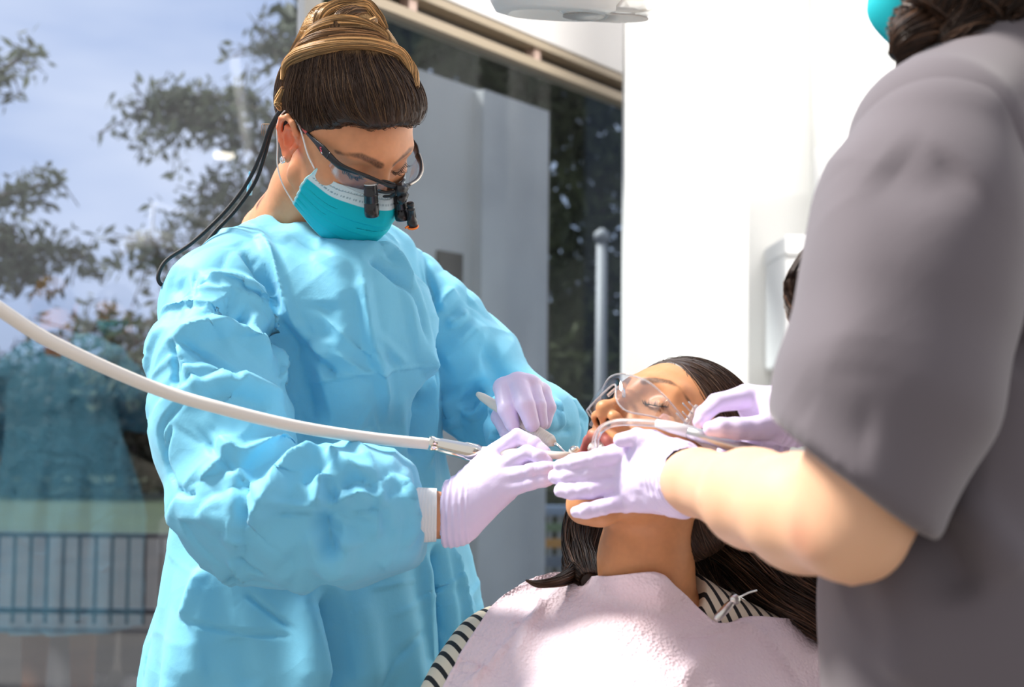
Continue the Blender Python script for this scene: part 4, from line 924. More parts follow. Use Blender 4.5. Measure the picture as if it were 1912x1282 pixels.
# ================================================================ THE PATIENT
HP = Frame([[-.615007, -.5808, .533326], [.788450, -.443852, .425843], [-.010612, .682398, .730904]], [.173926, 1.369717, -.133379])
SKIN_P = (.60, .27, .115)
M_skinP = mat('brown_skin', SKIN_P, .47, .4, sss=.12, ssc=(1, .3, .12), tint=True, bump=('noise', 650, .10, .001))
PAT = empty('person', (P(1210, 1500, 1.3)[0], P(1210, 1500, 1.3)[1], .0), 'patient lying back in clear safety glasses and a striped top, mouth open, long dark hair', 'person')
nb = HP.l(P(1212, 1130, 1.40)); nm = HP.l(P(1205, 1045, 1.375))
S = head_solid([((0, -.020, -.050), .050), (tuple(nm), .050), (tuple(nb), .060)], mouth_open=.022)
V, F = S.net(2); tint = face_tint(V, SKIN_P, (.36, .10, .08), (.045, .022, .012), .022, brow_w=.0048)
headP = (HP.w(V), F)
up = np.array([0, 0, 1.]); chest = [P(1215, 1232, 1.42), P(1190, 1330, 1.36), P(1170, 1560, 1.22)]
# reclined trunk, hips and legs on the chair
PS = Solid(P(1200, 1300, 1.35) - [.45, .75, .62], P(1200, 1300, 1.35) + [.45, .35, .36], .010)
sdir = cd(1, .08, -.02); nrm_ = np.cross(sdir, chest[2] - chest[0]); nrm_ /= np.linalg.norm(nrm_)
PS.cap(chest[0] - sdir * .140, chest[0] + sdir * .140, .050, k=.04); PS.cap(P(1212, 1120, 1.39), chest[0], .055, .08, k=.05)
PS.chain([chest[0], chest[1], chest[2], chest[2] + [0, -.22, -.16]], [.11, .150, .15, .16], k=.05, flat=(nrm_, .62))
for q in (-1, 1):
    s_ = chest[0] + sdir * q * .17; PS.chain([s_, s_ + (chest[2] - chest[0]) * .75 + sdir * q * .05, chest[2] + [0, -.04, -.14] + sdir * q * .24], [.046, .038, .030], k=.03)
V2, F2 = PS.net(2); V, F = join([headP, (V2, F2)]); c2 = np.tile(SKIN_P, (len(V2), 1))
mesh('body', V, F, M_skinP, PAT, col=np.concatenate([tint, c2]))
for q in (1, -1): meshp('eyelashes', [(HP.w(v), f) for v, f in lashes(44, .0105, sides=(q,))], M_lash, PAT)
# teeth and tongue behind the open lips
M_tooth = mat('tooth_enamel', (.86, .80, .68), .18, .6, sss=.1); M_tong = mat('tongue', (.45, .10, .09), .35, sss=.2)
S = Solid((-.03, .05, -.11), (.03, .105, -.035), .0008)
for i in range(10):
    a = math.radians(-67 + 134 * i / 9); x = .0215 * math.sin(a); y = .0665 + .0255 * math.cos(a); S.ell((x, y, -.0535), (.0042 - .0004 * abs(i - 4.5) * .3, .0034, .0062 - .0008 * (abs(i - 4.5) > 1.5)), k=.0006)
V, F = S.net(1); mesh('upper_teeth', HP.w(V), F, M_tooth, PAT)
S = Solid((-.03, .04, -.12), (.03, .105, -.05), .001)
for i in range(10):
    a = math.radians(-65 + 130 * i / 9); x = .020 * math.sin(a); y = .063 + .024 * math.cos(a); S.ell((x, y, -.0815), (.0036, .0032, .0050), k=.0006)
V, F = S.net(1); mesh('lower_teeth', HP.w(V), F, M_tooth, PAT)
S = Solid((-.03, .02, -.11), (.03, .10, -.05), .0015); S.ell((0, .060, -.079), (.016, .024, .008)); V, F = S.net(1); mesh('tongue', HP.w(V), F, M_tong, PAT)
# hair: smoothed back over the head, long locks down behind the shoulders
g = np.random.default_rng(21)
HS2 = Solid((-.105, -.135, -.10), (.105, .11, .155), .0022)
HS2.ell((0, -.016, .046), (.0795, .100, .090)); HS2.ell((0, -.075, -.01), (.062, .045, .07), k=.03)
for c_, r_ in (((0, .088, -.022), (.0765, .066, .106)), ((.062, .040, -.025), (.032, .036, .070)), ((-.062, .040, -.025), (.032, .036, .070)), ((0, -.005, -.085), (.065, .07, .05))): HS2.ell(c_, r_, k=.008, mode='s')
Vh, Fh = HS2.net(2); dk = np.array([.030, .014, .008])
hp_ = mesh('hair', HP.w(Vh), Fh, M_hair, PAT, col=np.tile(dk, (len(Vh), 1)))
nh = HS2.grad(Vh); seed = Vh[(Vh[:, 1] > -.10)]; seed = seed[g.integers(0, len(seed), 4200)]; TG = np.array([0, -.14, -.03])
pt = strands(HS2, seed, lambda p, i: (TG - p) / (np.linalg.norm(TG - p, axis=1)[:, None] + .01), 14, .0085, 0, .0016, 4, wob=.16)
bas = np.array([.055, .028, .016]); cl_ = bas * (.5 + 1.6 * g.random((len(pt), 1, 1)) ** 2) * np.ones((len(pt), pt.shape[1], 1)); wv = g.random(len(pt)) < .1; cl_[wv] = np.array([.20, .12, .075])
V1, F1, c1 = ribbons(pt, .00040, cl_, g); V1 = HP.w(V1)
def lock(cps, R, n, sd, r=.0006, bright=.05, steps=26, base=None):
    """a lock of long hair: n hairs around a guide line with radius R along it"""
    c = catmull(cps, max(2, steps // (len(cps) - 1))); m = len(c); R = np.interp(np.linspace(0, 1, m), np.linspace(0, 1, len(R)), R); gg = np.random.default_rng(sd)
    tg = np.gradient(c, axis=0); tg /= np.linalg.norm(tg, axis=1)[:, None]; a = np.cross(tg, [0, 0, 1.]); a /= np.linalg.norm(a, axis=1)[:, None] + 1e-9; b = np.cross(tg, a)
    th = gg.random(n) * 6.283; rad = gg.random(n) ** .5; tw = gg.normal(size=n) * .5
    ang = th[:, None] + tw[:, None] * np.linspace(0, 1, m)[None]; wob = 1 + .12 * np.sin(np.linspace(0, 9, m)[None] + th[:, None] * 3)
    core.append(tube(c, np.maximum(R * .78, .0008), 16)); pts = c[None] + (np.cos(ang) * rad[:, None] * R[None] * wob)[..., None] * a[None] + (np.sin(ang) * rad[:, None] * R[None] * wob)[..., None] * b[None]
    cols = ((bas if base is None else base) * (.5 + gg.random((n, 1, 1)) ** 3 * 3)) * np.ones((n, m, 1)); return ribbons(pts, r, cols, gg)
core = []
Lk = [lock([P(1300, 950, 1.51), P(1375, 995, 1.47), P(1450, 1055, 1.42), P(1515, 1120, 1.38), P(1580, 1185, 1.36)], [.045, .055, .050, .040, .025], 2600, 1, .0007),
      lock([P(1330, 900, 1.50), P(1400, 980, 1.48), P(1480, 1050, 1.44), P(1525, 1120, 1.42), P(1530, 1200, 1.40)], [.04, .045, .045, .034, .022], 1800, 2, .0007),
      lock([P(1290, 900, 1.50), P(1296, 980, 1.51), P(1312, 1050, 1.49), P(1345, 1120, 1.46)], [.045, .05, .045, .03], 1200, 7, .0006),
      lock([P(1130, 880, 1.52), P(1100, 970, 1.50), P(1085, 1030, 1.46), P(1088, 1065, 1.42), P(1100, 1085, 1.385)], [.030, .028, .024, .020, .012], 1500, 3, .0006),
      lock([P(1080, 1040, 1.45), P(1070, 1068, 1.41), P(1040, 1085, 1.375), P(1005, 1090, 1.36), P(982, 1083, 1.355)], [.016, .010, .006, .004, .001], 300, 4, .0005)]
parts = [(V1, F1)] + [(a, b) for a, b, c in Lk] + core; V, F = join(parts); nc = sum(len(a) for a, b in core); mesh('long_locks', V, F, M_hair, hp_, col=np.concatenate([c1] + [c for a, b, c in Lk] + [np.tile(dk * .7, (nc, 1))]))
# striped top: the trunk's own form let out a little
TS = Solid(P(1200, 1300, 1.35) - [.45, .70, .55], P(1200, 1300, 1.35) + [.45, .35, .36], .006)
TS.cap(chest[0] - sdir * .145, chest[0] + sdir * .145, .056, k=.05); TS.cap(P(1212, 1128, 1.40), chest[0], .062, .085, k=.05); TS.cap(P(1285, 1112, 1.385), P(1440, 1195, 1.37), .024, .030, k=.03); TS.chain([chest[0] - nrm_ * 0, chest[1], chest[2], chest[2] + [0, -.2, -.15]], [.118, .158, .16, .165], k=.06, flat=(nrm_, .64))
for q in (-1, 1):
    s_ = chest[0] + sdir * q * .18 + [0, 0, -.01]; TS.chain([s_, s_ + (chest[2] - chest[0]) * .8 + sdir * q * .05], [.068, .058], k=.04)
nA = P(1212, 1095, 1.38); TS.cap(P(1212, 1085, 1.37), P(1210, 1020, 1.35), .060, k=.01, mode='s')
V, F = TS.net(2); n0 = vnorm(V, F); V = V + n0 * (.004 * vnoise(V * 14))[:, None]
fwdn = nrm_ if nrm_ @ (CAM - chest[1]) > 0 else -nrm_
ax_ = (chest[1] - chest[0]) / np.linalg.norm(chest[1] - chest[0]); s1 = (V - chest[0]) @ sdir; s2 = (V - chest[0]) @ ax_
M_str = mat('cream_and_black_knit', (.8, .68, .5), .8, bump=('noise', 500, .2, .001)); nt = M_str.node_tree
g_ = N(nt, 'ShaderNodeNewGeometry'); dp = N(nt, 'ShaderNodeVectorMath'); dp.operation = 'DOT_PRODUCT'; sv = (sdir * .90 - ax_ * .42) / .0145
dp.inputs[1].default_value = tuple(sv); nt.links.new(g_.outputs['Position'], dp.inputs[0]); fr = N(nt, 'ShaderNodeMath'); fr.operation = 'FRACT'; nt.links.new(dp.outputs['Value'], fr.inputs[0])
ls = N(nt, 'ShaderNodeMath'); ls.operation = 'LESS_THAN'; ls.inputs[1].default_value = .36; nt.links.new(fr.outputs[0], ls.inputs[0])
mc = N(nt, 'ShaderNodeMixRGB'); mc.inputs[1].default_value = (.80, .70, .54, 1); mc.inputs[2].default_value = (.012, .011, .012, 1); nt.links.new(ls.outputs[0], mc.inputs[0]); nt.links.new(mc.outputs[0], nt.nodes['Principled BSDF'].inputs['Base Color'])
mesh('striped_top', V, F, M_str, PAT)
# --- bib: paper sheet over the chest
def on_chest(px_, py_, TB):
    q = P(px_, py_, 1.0) - CAM; h = TB.ray_cast(Vector(CAM), Vector(q).normalized())[0]; return None if h is None else np.array(h)
V_, F_ = join([(V, F), headP]); TB = BVHTree.FromPolygons([Vector(v) for v in V_], q2t(F_).tolist())
topE = [(1000, 1078), (1040, 1066), (1100, 1076), (1160, 1072), (1222, 1068), (1262, 1095), (1312, 1140), (1345, 1162), (1400, 1150), (1460, 1154), (1530, 1168), (1600, 1190), (1680, 1230)]
nU, nV = 150, 90; te = catmull(topE, 16); te = te[np.linspace(0, len(te) - 1, nU).astype(int)]
botE = catmull([(760, 1420), (900, 1500), (1200, 1560), (1500, 1540), (1760, 1480)], 20); botE = botE[np.linspace(0, len(botE) - 1, nU).astype(int)]
lft = catmull([(1000, 1078), (930, 1120), (868, 1210), (815, 1310), (760, 1420)], 20)
G = np.full((nV, nU, 3), np.nan)
for i in range(nV):
    v = i / (nV - 1); L_ = lft[int(v * (len(lft) - 1))] - (te[0] * (1 - v) + botE[0] * v)
    for j in range(nU):
        u = j / (nU - 1); xy = te[j] * (1 - v) + botE[j] * v + L_ * (1 - u) ** 3
        h = on_chest(xy[0], xy[1], TB)
        if h is not None: G[i, j] = h
pxd = np.full((nV, nU), np.nan); m = ~np.isnan(G[..., 0]); dpt = np.full((nV, nU), np.nan); dpt[m] = pix(G[m])[:, 2]
xyg = np.array([[te[j] * (1 - i / (nV - 1)) + botE[j] * i / (nV - 1) + (lft[int(i / (nV - 1) * (len(lft) - 1))] - (te[0] * (1 - i / (nV - 1)) + botE[0] * i / (nV - 1))) * (1 - j / (nU - 1)) ** 3 for j in range(nU)] for i in range(nV)])
# where the chest falls away the paper bridges on: fill from neighbours, then settle
for it in range(400):
    if not np.isnan(dpt).any() and it > 60: break
    D4 = np.stack([np.roll(dpt, 1, 0), np.roll(dpt, -1, 0), np.roll(dpt, 1, 1), np.roll(dpt, -1, 1)]); D4[0, 0] = np.nan; D4[1, -1] = np.nan; D4[2, :, 0] = np.nan; D4[3, :, -1] = np.nan
    cnt_ = (~np.isnan(D4)).sum(0); av = np.where(cnt_ > 0, np.nansum(D4, 0) / np.maximum(cnt_, 1), np.nan); dpt = np.where(np.isnan(dpt), av, np.where(m, np.minimum(dpt, .6 * dpt + .4 * np.where(np.isnan(av), dpt, av)), np.where(np.isnan(av), dpt, av)))
G = np.array([[P(xyg[i, j, 0], xyg[i, j, 1], dpt[i, j] - .006) for j in range(nU)] for i in range(nV)])
V, F = grid(G, .0012); n0 = vnorm(V, F)
V = V + n0 * (.0035 * (facets(V * 11, 3) - .4) + .0012 * vnoise(V * 40))[:, None] * np.where(np.arange(len(V)) < nU * nV, 1, 1)[:, None]
BST = [([(985, 1110), (1010, 1140), (940, 1210), (870, 1290)], 7, 4), ([(1060, 1085), (1000, 1150), (960, 1240)], 14, 5), ([(1100, 1090), (1060, 1120)], 10, -4), ([(950, 1165), (975, 1165)], 5, -3), ([(850, 1240), (900, 1245)], 10, -5), ([(1225, 1075), (1240, 1150)], 14, 4, 1), ([(1270, 1185), (1320, 1180), (1370, 1160)], 7, -4), ([(1370, 1160), (1430, 1190), (1500, 1282)], 9, 4), ([(1330, 1200), (1270, 1282)], 14, 4, 1), ([(1345, 1165), (1420, 1160)], 6, 3), ([(880, 1260), (905, 1250), (860, 1282)], 6, 3)]
F_ = F if F.shape[1] == 4 else F
V = crease(V, F_, BST)
M_bib = mat('pink_paper', (.95, .78, .82), .75, .2, bump=[('cells', 260, .5, .003), ('noise', 30, .2, .004)], translucent=.08, var=(9, (.88, .76, .88), .35))
cc_ = P(1150, 1200, 1.3); bib = empty('paper_bib', cc_, 'pale pink textured paper bib spread over the chest of the reclining patient', 'bib')
mesh('paper', V, F_, M_bib, bib)
# clip on the near corner and its chain
k0, k1 = P(1335, 1158, 1.30), P(1372, 1118, 1.305)
cl = meshp('clip', [lathe(k0, k1, [(0, .002), (.1, .0042), (.6, .0048), (.9, .0036), (1, .002)], 10), lathe(k1 - [0, .004, 0], k1 + [0, .004, 0], [(0, .0055), (1, .0055)], 16)], M_silver, bib, label='small silver bib clip')
bb = []; cp = catmull([k1, P(1385, 1112, 1.315), P(1398, 1106, 1.33), P(1412, 1102, 1.34)], 6)
S = Solid(cp.min(0) - .01, cp.max(0) + .01, .0006)
for p_ in cp[1:]: S.ell(p_, (.0014,) * 3, k=.0004)
V, F = S.net(0); mesh('bead_chain', V, F, M_silver, bib, label='fine silver bead chain')

# --- safety glasses
gl = empty('safety_glasses', HP.w([0, .11, .02]), 'clear wraparound safety glasses on the reclining patient', 'glasses')
M_sg = pane_mat('clear_polycarbonate', .13, (.95, .95, .97), .03); M_edge = mat('clear_plastic_edge', (.85, .85, .86), .12, trans=.75, ior=1.25)
def sgp(x, v):   # x along the width, v from top edge (0) to bottom (1)
    ax = abs(x); y = .116 - 10.5 * ax ** 2 - 45 * max(0, ax - .055) ** 1.6; zt = .028 - 1.2 * max(0, ax - .03) ** 1.5 * 6 * .3; zb = -.004 - .006 * math.exp(-((ax - .030) / .016) ** 2) + .016 * math.exp(-(ax / .010) ** 2)
    zb = -.004 - .012 * math.exp(-((ax - .032) / .018) ** 2) + .017 * math.exp(-(ax / .0105) ** 2) + max(0, ax - .055) * .35
    z = zt * (1 - v) + zb * v; return np.array([x, y + .003 * math.sin(v * math.pi), z])
xs = np.linspace(-.072, .072, 61); G = np.array([[sgp(x, v) for x in xs] for v in np.linspace(0, 1, 16)])
V, F = grid(G, .0018); mesh('shield', HP.w(V), F, M_sg, gl)
rimp = [sgp(x, 0) for x in xs] + [sgp(x, 1) for x in xs[::-1]]
meshp('rim', [(HP.w(v), f) for v, f in [tube(rimp, .0011, 6, closed=True)]], M_edge, gl)
meshp('nose_piece', [(HP.w(v), f) for v, f in [tube(catmull([(.013, .106, .004), (.007, .107, .012), (0, .108, .015), (-.007, .107, .012), (-.013, .106, .004)], 6), .0022, 8)]], M_edge, gl)
M_arm2 = mat('frosted_clear_plastic', (.80, .68, .62), .3, trans=.45, ior=1.2)
for q in (1, -1):
    a = np.array([q * .0715, .058, .030]); b = np.array([q * .0715, .058, -.002]); e1 = np.array([q * .079, -.012, .020]); e0 = np.array([q * .079, -.012, .012])
    Gq = np.array([[a * (1 - u) * (1 - v) + e1 * u * (1 - v) + b * (1 - u) * v + e0 * u * v for u in np.linspace(0, 1, 10)] for v in np.linspace(0, 1, 5)]); V, F = grid(Gq, .0022 * q); o = mesh('temple', HP.w(V), F, M_arm2, gl)
    hb = [tube([a + (b - a) * k + np.array([q * .002, .004, 0]), a + (b - a) * k + np.array([q * -.0015, .014 + .006 * (i % 2), .001])], .0009, 6) for i, k in enumerate((.08, .30, .52, .74))]
    meshp('hinge', [(HP.w(v), f) for v, f in hb + [tube([a + [q * .001, .003, .002], b + [q * .001, .003, -.002]], .0028, 8)]], M_edge, o)
# the letters on the near temple
def letters(txt, parent, origin, xa, ya, size, mtl, name='lettering', depth=.0003):
    cu = bpy.data.curves.new(name, 'FONT'); cu.body = txt; cu.size = size; cu.extrude = depth; tmp = bpy.data.objects.new('tmp_text', cu); COL.objects.link(tmp)
    dg = bpy.context.evaluated_depsgraph_get(); me = bpy.data.meshes.new_from_object(tmp.evaluated_get(dg)); bpy.data.objects.remove(tmp)
    v = np.array([x.co[:] for x in me.vertices]); xa = xa / np.linalg.norm(xa); ya = ya - xa * (ya @ xa); ya /= np.linalg.norm(ya); za = np.cross(xa, ya)
    wv = origin + v[:, :1] * xa + v[:, 1:2] * ya + v[:, 2:] * za; tris = []
    me.calc_loop_triangles(); tris = np.array([t_.vertices[:] for t_ in me.loop_triangles]); return mesh(name, wv, tris, mtl, parent, smooth=False)
o_ = HP.w([-.0765, .046, .012]); letters('RX', gl, o_, HP.w([-.0790, .026, .0115]) - o_, HP.w([-.0765, .046, .022]) - o_, .0125, M_blk, 'printed_letters')

# ================================================================ THE CHAIR SHE LIES ON
M_up = mat('grey_upholstery', (.22, .23, .25), .5, bump=('noise', 300, .1, .001)); M_en = mat('grey_enamel', (.20, .20, .21), .3)
bk = -fwdn; cb = chest[1] + bk * .16; ch = empty('dental_chair', (cb[0], cb[1] - .1, 0), 'grey upholstered dental chair hidden beneath the reclining patient', 'chair')
Rb = np.array([sdir, np.cross(ax_, sdir), ax_]).T
def pad(c, hx, hy, hz, R): return box((-hx, -hy, -hz), (hx, hy, hz), R, c)
for nm_, c_, h_ in (('backrest', chest[1] + bk * .155 + ax_ * .06, (.15, .035, .24)), ('seat', np.array([chest[2][0], chest[2][1] - .16, chest[2][2] - .36]), None)):
    if h_: o = mesh(nm_, *pad(c_, *h_, Rb), M_up, ch, smooth=False)
    else: o = mesh(nm_, *box(c_ - [.22, .35, .05], c_ + [.22, .25, .05]), M_up, ch, smooth=False)
    bevel(o, .025, 4)
sc0 = np.array([chest[2][0], chest[2][1] - .1, 0]); meshp('base', [lathe(sc0, sc0 + [0, 0, .32], [(0, .26), (.08, .26), (.16, .10), (1, .09)], 32)], M_en, ch)
# ================================================================ THE ASSISTANT (near the lens, seen from behind)
SKIN_A = (.72, .42, .26)
M_skinA = mat('light_skin', SKIN_A, .5, .4, sss=.15, ssc=(1, .3, .15), tint=True, bump=('noise', 500, .06, .001))
M_scrub = mat('grey_scrub_cotton', (.135, .118, .132), .85, .2, sheen=.25, bump=('noise', 420, .15, .001))
AST = empty('person', (P(1860, 1100, 1.05)[0], P(1860, 1100, 1.05)[1], 0), 'person in grey scrubs at the right edge, back turned, bare forearm reaching to the patient', 'person')
fa = np.array([-.86, .51, 0]); ra = np.cross(fa, [0, 0, 1.]); cA_ = P(1865, 1000, 1.06)
f3 = cd(-.78, .42, -.46); f3 /= np.linalg.norm(f3); u3 = np.array([0, 0, 1.]) - f3 * f3[2]; u3 /= np.linalg.norm(u3); r3 = np.cross(f3, u3)
class F3: pass
HA = F3(); RA = np.array([r3, f3, u3]).T; TA = P(1856, -160, 1.03); HA.w = lambda p: np.asarray(p, float) @ RA.T + TA; HA.l = lambda p: (np.asarray(p) - TA) @ RA
S = head_solid([((0, -.02, -.05), .05), ((0, -.05, -.14), .052), (tuple(HA.l(P(1888, 70, 1.06))), .050)], v=.0022); Vh, Fh = S.net(2); th_ = face_tint(Vh, SKIN_A, (.5, .2, .16), (.06, .03, .02))
shNa, shFa = P(1745, 300, .93), P(2080, 270, 1.16)
el = (1588, 992, .872); arm_n = [px3(1745, 300, .93, 130), px3(1660, 700, .885, 118), px3(1622, 880, .87, 112), px3(1590, 985, .87, 96), px3(1500, 957, .94, 105), px3(1405, 930, 1.03, 88), px3(1305, 900, 1.165, 59), px3(1264, 893, 1.213, 49)]
arm_f = [px3(2080, 280, 1.16, 90), px3(1960, 700, 1.32, 80), px3(1900, 880, 1.36, 72), px3(1700, 830, 1.31, 62), px3(1520, 780, 1.235, 50), px3(1478, 772, 1.205, 44)]
BS = Solid(np.array([cA_[0] - .55, cA_[1] - .42, -.02]), np.array([cA_[0] + .40, cA_[1] + .50, 1.62]), .0085)
body_solid(BS, cA_, 1.05, (shNa, shFa), (arm_n, arm_f), ra, fa, cA_, sc_=.78); V2, F2 = BS.net(3)
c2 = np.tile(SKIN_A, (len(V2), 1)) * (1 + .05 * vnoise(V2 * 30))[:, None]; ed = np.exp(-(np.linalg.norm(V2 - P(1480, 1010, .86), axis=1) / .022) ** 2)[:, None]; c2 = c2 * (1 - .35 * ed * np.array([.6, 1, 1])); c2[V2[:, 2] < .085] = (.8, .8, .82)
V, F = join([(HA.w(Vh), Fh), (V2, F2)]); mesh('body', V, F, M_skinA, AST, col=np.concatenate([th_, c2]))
# scrub top: trunk and two short sleeves with open hems
TSo = Solid(np.array([cA_[0] - .50, cA_[1] - .42, .70]), np.array([cA_[0] + .42, cA_[1] + .50, 1.62]), .006)
p, r = pxr([(1885, 215, 1.06, 210), (1870, 480, 1.06, 330), (1865, 800, 1.06, 350), (1868, 1050, 1.06, 385), (1870, 1200, 1.06, 408), (1870, 1400, 1.06, 420)]); TSo.chain(p, r, k=.05, flat=(fa, .72))
p, r = pxr([(1755, 285, .95, 165), (1890, 205, 1.05, 150), (2050, 260, 1.15, 140)]); TSo.chain(p, r, k=.05)
nkc = P(1900, 40, 1.06); TSo.cap(nkc, nkc + [0, 0, .1], .062, .065, k=.008, mode='s')
zm = .72
SS = Solid(P(1650, 600, .9) - [.22, .22, .30], P(1650, 600, .9) + [.22, .22, .26], .0045)
p, r = pxr([(1752, 285, .94, 160), (1715, 430, .92, 176), (1690, 560, .905, 182), (1645, 740, .885, 182), (1596, 900, .872, 156), (1575, 1000, .87, 145)]); SS.chain(p, r, k=.03)
def union_fn(cen, nn):
    nn = np.asarray(nn) / np.linalg.norm(nn)
    return lambda X: -((X - cen.astype(np.float32)) @ nn.astype(np.float32))
hc = P(1572, 875, .872); hn = cd(-.60, .10, -.80); SS.put(union_fn(hc, hn), hc - .3, hc + .3, k=.004, mode='s')
def cloth_of(Sx, amp, sd, vsc=12):
    V, F = Sx.net(2); n0 = vnorm(V, F); return V + n0 * (amp * vnoise(V * vsc, sd) + amp * .8 * ((1 - np.abs(vnoise(V * 8, sd + 3))) ** 3))[:, None], F
Vs, Fs = cloth_of(SS, .004, 3); k_ = (Vs - hc) @ (hn / np.linalg.norm(hn)); 
inner = tube(catmull([P(1655, 740, .885), P(1618, 900, .872)], 6), .060, 32)
Vt, Ft = cloth_of(TSo, .005, 9); Vt = crease(Vt, Ft, [([(1700, 940), (1760, 1000), (1800, 1130)], 26, -14, 1), ([(1640, 1000), (1700, 1180), (1690, 1290)], 30, 8, 1), ([(1780, 560), (1900, 470)], 34, -9, 1), ([(1760, 930), (1850, 1010), (1912, 1080)], 26, 9, 1), ([(1850, 640), (1912, 600)], 30, -10, 1)])
Vs = crease(Vs, Fs, [([(1560, 330), (1600, 500), (1590, 700)], 34, 4, 1), ([(1640, 300), (1740, 330), (1800, 300)], 30, -5, 1), ([(1480, 730), (1560, 800), (1640, 820)], 26, -3, 1)])
V, F = join([(Vs, Fs), (Vt, Ft)]); V[V[:, 2] < zm, 2] = zm; top = mesh('scrub_top', V, F, M_scrub, AST, label='plain grey scrub top with short sleeves')
TR = Solid(np.array([cA_[0] - .35, cA_[1] - .35, .05]), np.array([cA_[0] + .35, cA_[1] + .35, 1.0]), .009); h0 = np.array([cA_[0], cA_[1], .95]); TR.cap(h0, h0 - [0, 0, .12], .15, .15, k=.04, flat=(fa, .75))
for q in (-1, 1): TR.chain([h0 - [0, 0, .1] + ra * q * .08, np.array([cA_[0], cA_[1], .48]) + ra * q * .088, np.array([cA_[0], cA_[1], .12]) + ra * q * .09], [.095, .075, .068], k=.03)
V, F = cloth_of(TR, .004, 5); mesh('scrub_trousers', V, F, M_scrub, AST)
# hair and mask of the assistant
HA2 = Solid((-.10, -.13, -.16), (.10, .10, .15), .003); HA2.ell((0, -.018, .045), (.082, .10, .09)); HA2.ell((0, -.065, -.03), (.066, .05, .09), k=.03); HA2.ell((0, -.075, -.085), (.058, .038, .05), k=.03)
for c_, r_ in (((0, .09, -.02), (.076, .066, .106)), ((.06, .045, -.03), (.032, .034, .07)), ((-.06, .045, -.03), (.032, .034, .07))): HA2.ell(c_, r_, k=.008, mode='s')
Vh, Fh = HA2.net(2); ha = mesh('hair', HA.w(Vh), Fh, M_hair, AST, col=np.tile([.022, .012, .008], (len(Vh), 1)))
core = []
Lk = [lock([HA.w([-.055, .0, -.03]), P(1735, 40, 1.00), P(1700, 75, .98), P(1668, 108, .98)], [.030, .030, .018, .006], 700, 31, .0008), lock([HA.w([-.03, -.05, -.05]), P(1830, 25, 1.00), P(1790, 70, .985), P(1745, 92, .975)], [.04, .036, .024, .010], 900, 32, .0008),
      lock([HA.w([.0, -.08, -.04]), P(1900, 10, 1.0), P(1900, 60, 1.0), P(1880, 78, .99)], [.05, .04, .03, .016], 900, 36, .0008),
      lock([HA.w([0, -.085, .04]), HA.w([0, -.115, -.05]), P(1960, 10, 1.02), P(1975, 110, 1.0)], [.05, .062, .058, .03], 1100, 37, .0009),
      lock([P(1720, 90, 1.05), P(1680, 260, 1.12), P(1570, 430, 1.14), P(1502, 540, 1.13), P(1500, 640, 1.12)], [.02, .022, .016, .019, .006], 900, 33, .0008)]
V, F = join([(a, b) for a, b, c in Lk] + core); nc = sum(len(a) for a, b in core); mesh('long_locks', V, F, M_hair, ha, col=np.concatenate([c * .7 for a, b, c in Lk] + [np.tile([.016, .009, .006], (nc, 1))]))
G = patch(rows, 50, 36); Vm, Fm = grid(G, .0012); mesh('face_mask', HA.w(Vm), Fm, mat('plain_teal_mask_fabric', (.0, .50, .56), .65, translucent=.15), AST, label='teal mask, only its near edge showing')
# gloved hands of the assistant
nrw = P(1262, 893, 1.215) - P(1400, 932, 1.03)
glove('glove', AST, [((1266, 893, 1.212, 56), (1178, 846, 1.262, 26)), ((1266, 890, 1.212, 56), (1160, 872, 1.268, 27)), ((1266, 898, 1.212, 56), (1158, 906, 1.266, 26)), ((1264, 905, 1.212, 54), (1168, 936, 1.258, 22)), ((1262, 893, 1.212, 55), (1300, 900, 1.165, 60)), ((1255, 870, 1.215, 44), (1215, 828, 1.235, 26))],
      [[(1172, 844, 1.262, 22), (1112, 856, 1.262, 16.5), (1072, 863, 1.272, 15.5), (1046, 869, 1.28, 12.5)], [(1156, 872, 1.268, 22), (1098, 884, 1.268, 17.5), (1058, 889, 1.276, 16.5), (1036, 891, 1.282, 13.5)],
       [(1156, 906, 1.266, 21), (1108, 914, 1.262, 17), (1068, 917, 1.266, 16), (1046, 916, 1.27, 13)], [(1168, 935, 1.258, 20), (1128, 946, 1.252, 15.5), (1095, 953, 1.254, 14.5), (1076, 955, 1.256, 11.5)],
       [(1225, 830, 1.232, 24), (1190, 816, 1.240, 16.5), (1160, 822, 1.246, 14)]],
      (P(1282, 897, 1.188), nrw, .03), (cd(.35, .9, .15), .66), M_glove, seedn=11, wr=.0014)
glove('glove', AST, [((1478, 772, 1.205, 46), (1395, 742, 1.22, 26)), ((1478, 772, 1.205, 46), (1412, 778, 1.225, 27)), ((1478, 778, 1.21, 46), (1425, 808, 1.235, 26)), ((1478, 772, 1.205, 46), (1520, 780, 1.235, 48)), ((1470, 790, 1.20, 36), (1420, 798, 1.185, 24))],
      [[(1395, 741, 1.218, 23), (1338, 752, 1.20, 17.5), (1315, 772, 1.192, 15.5), (1306, 788, 1.188, 12.5)], [(1425, 800, 1.19, 24), (1374, 800, 1.174, 20.5), (1345, 798, 1.172, 19), (1327, 800, 1.174, 14.5)],
       [(1430, 800, 1.24, 24), (1395, 830, 1.232, 19), (1362, 842, 1.226, 18), (1354, 843, 1.226, 16)], [(1440, 815, 1.245, 23), (1425, 842, 1.24, 18), (1405, 850, 1.236, 17), (1396, 851, 1.236, 15)], [(1460, 820, 1.25, 20), (1450, 850, 1.25, 15), (1435, 858, 1.25, 13)]],
      (P(1500, 776, 1.22), P(1395, 765, 1.21) - P(1500, 776, 1.22), .03), (cd(.2, 1, .2), .72), M_glove, seedn=14)
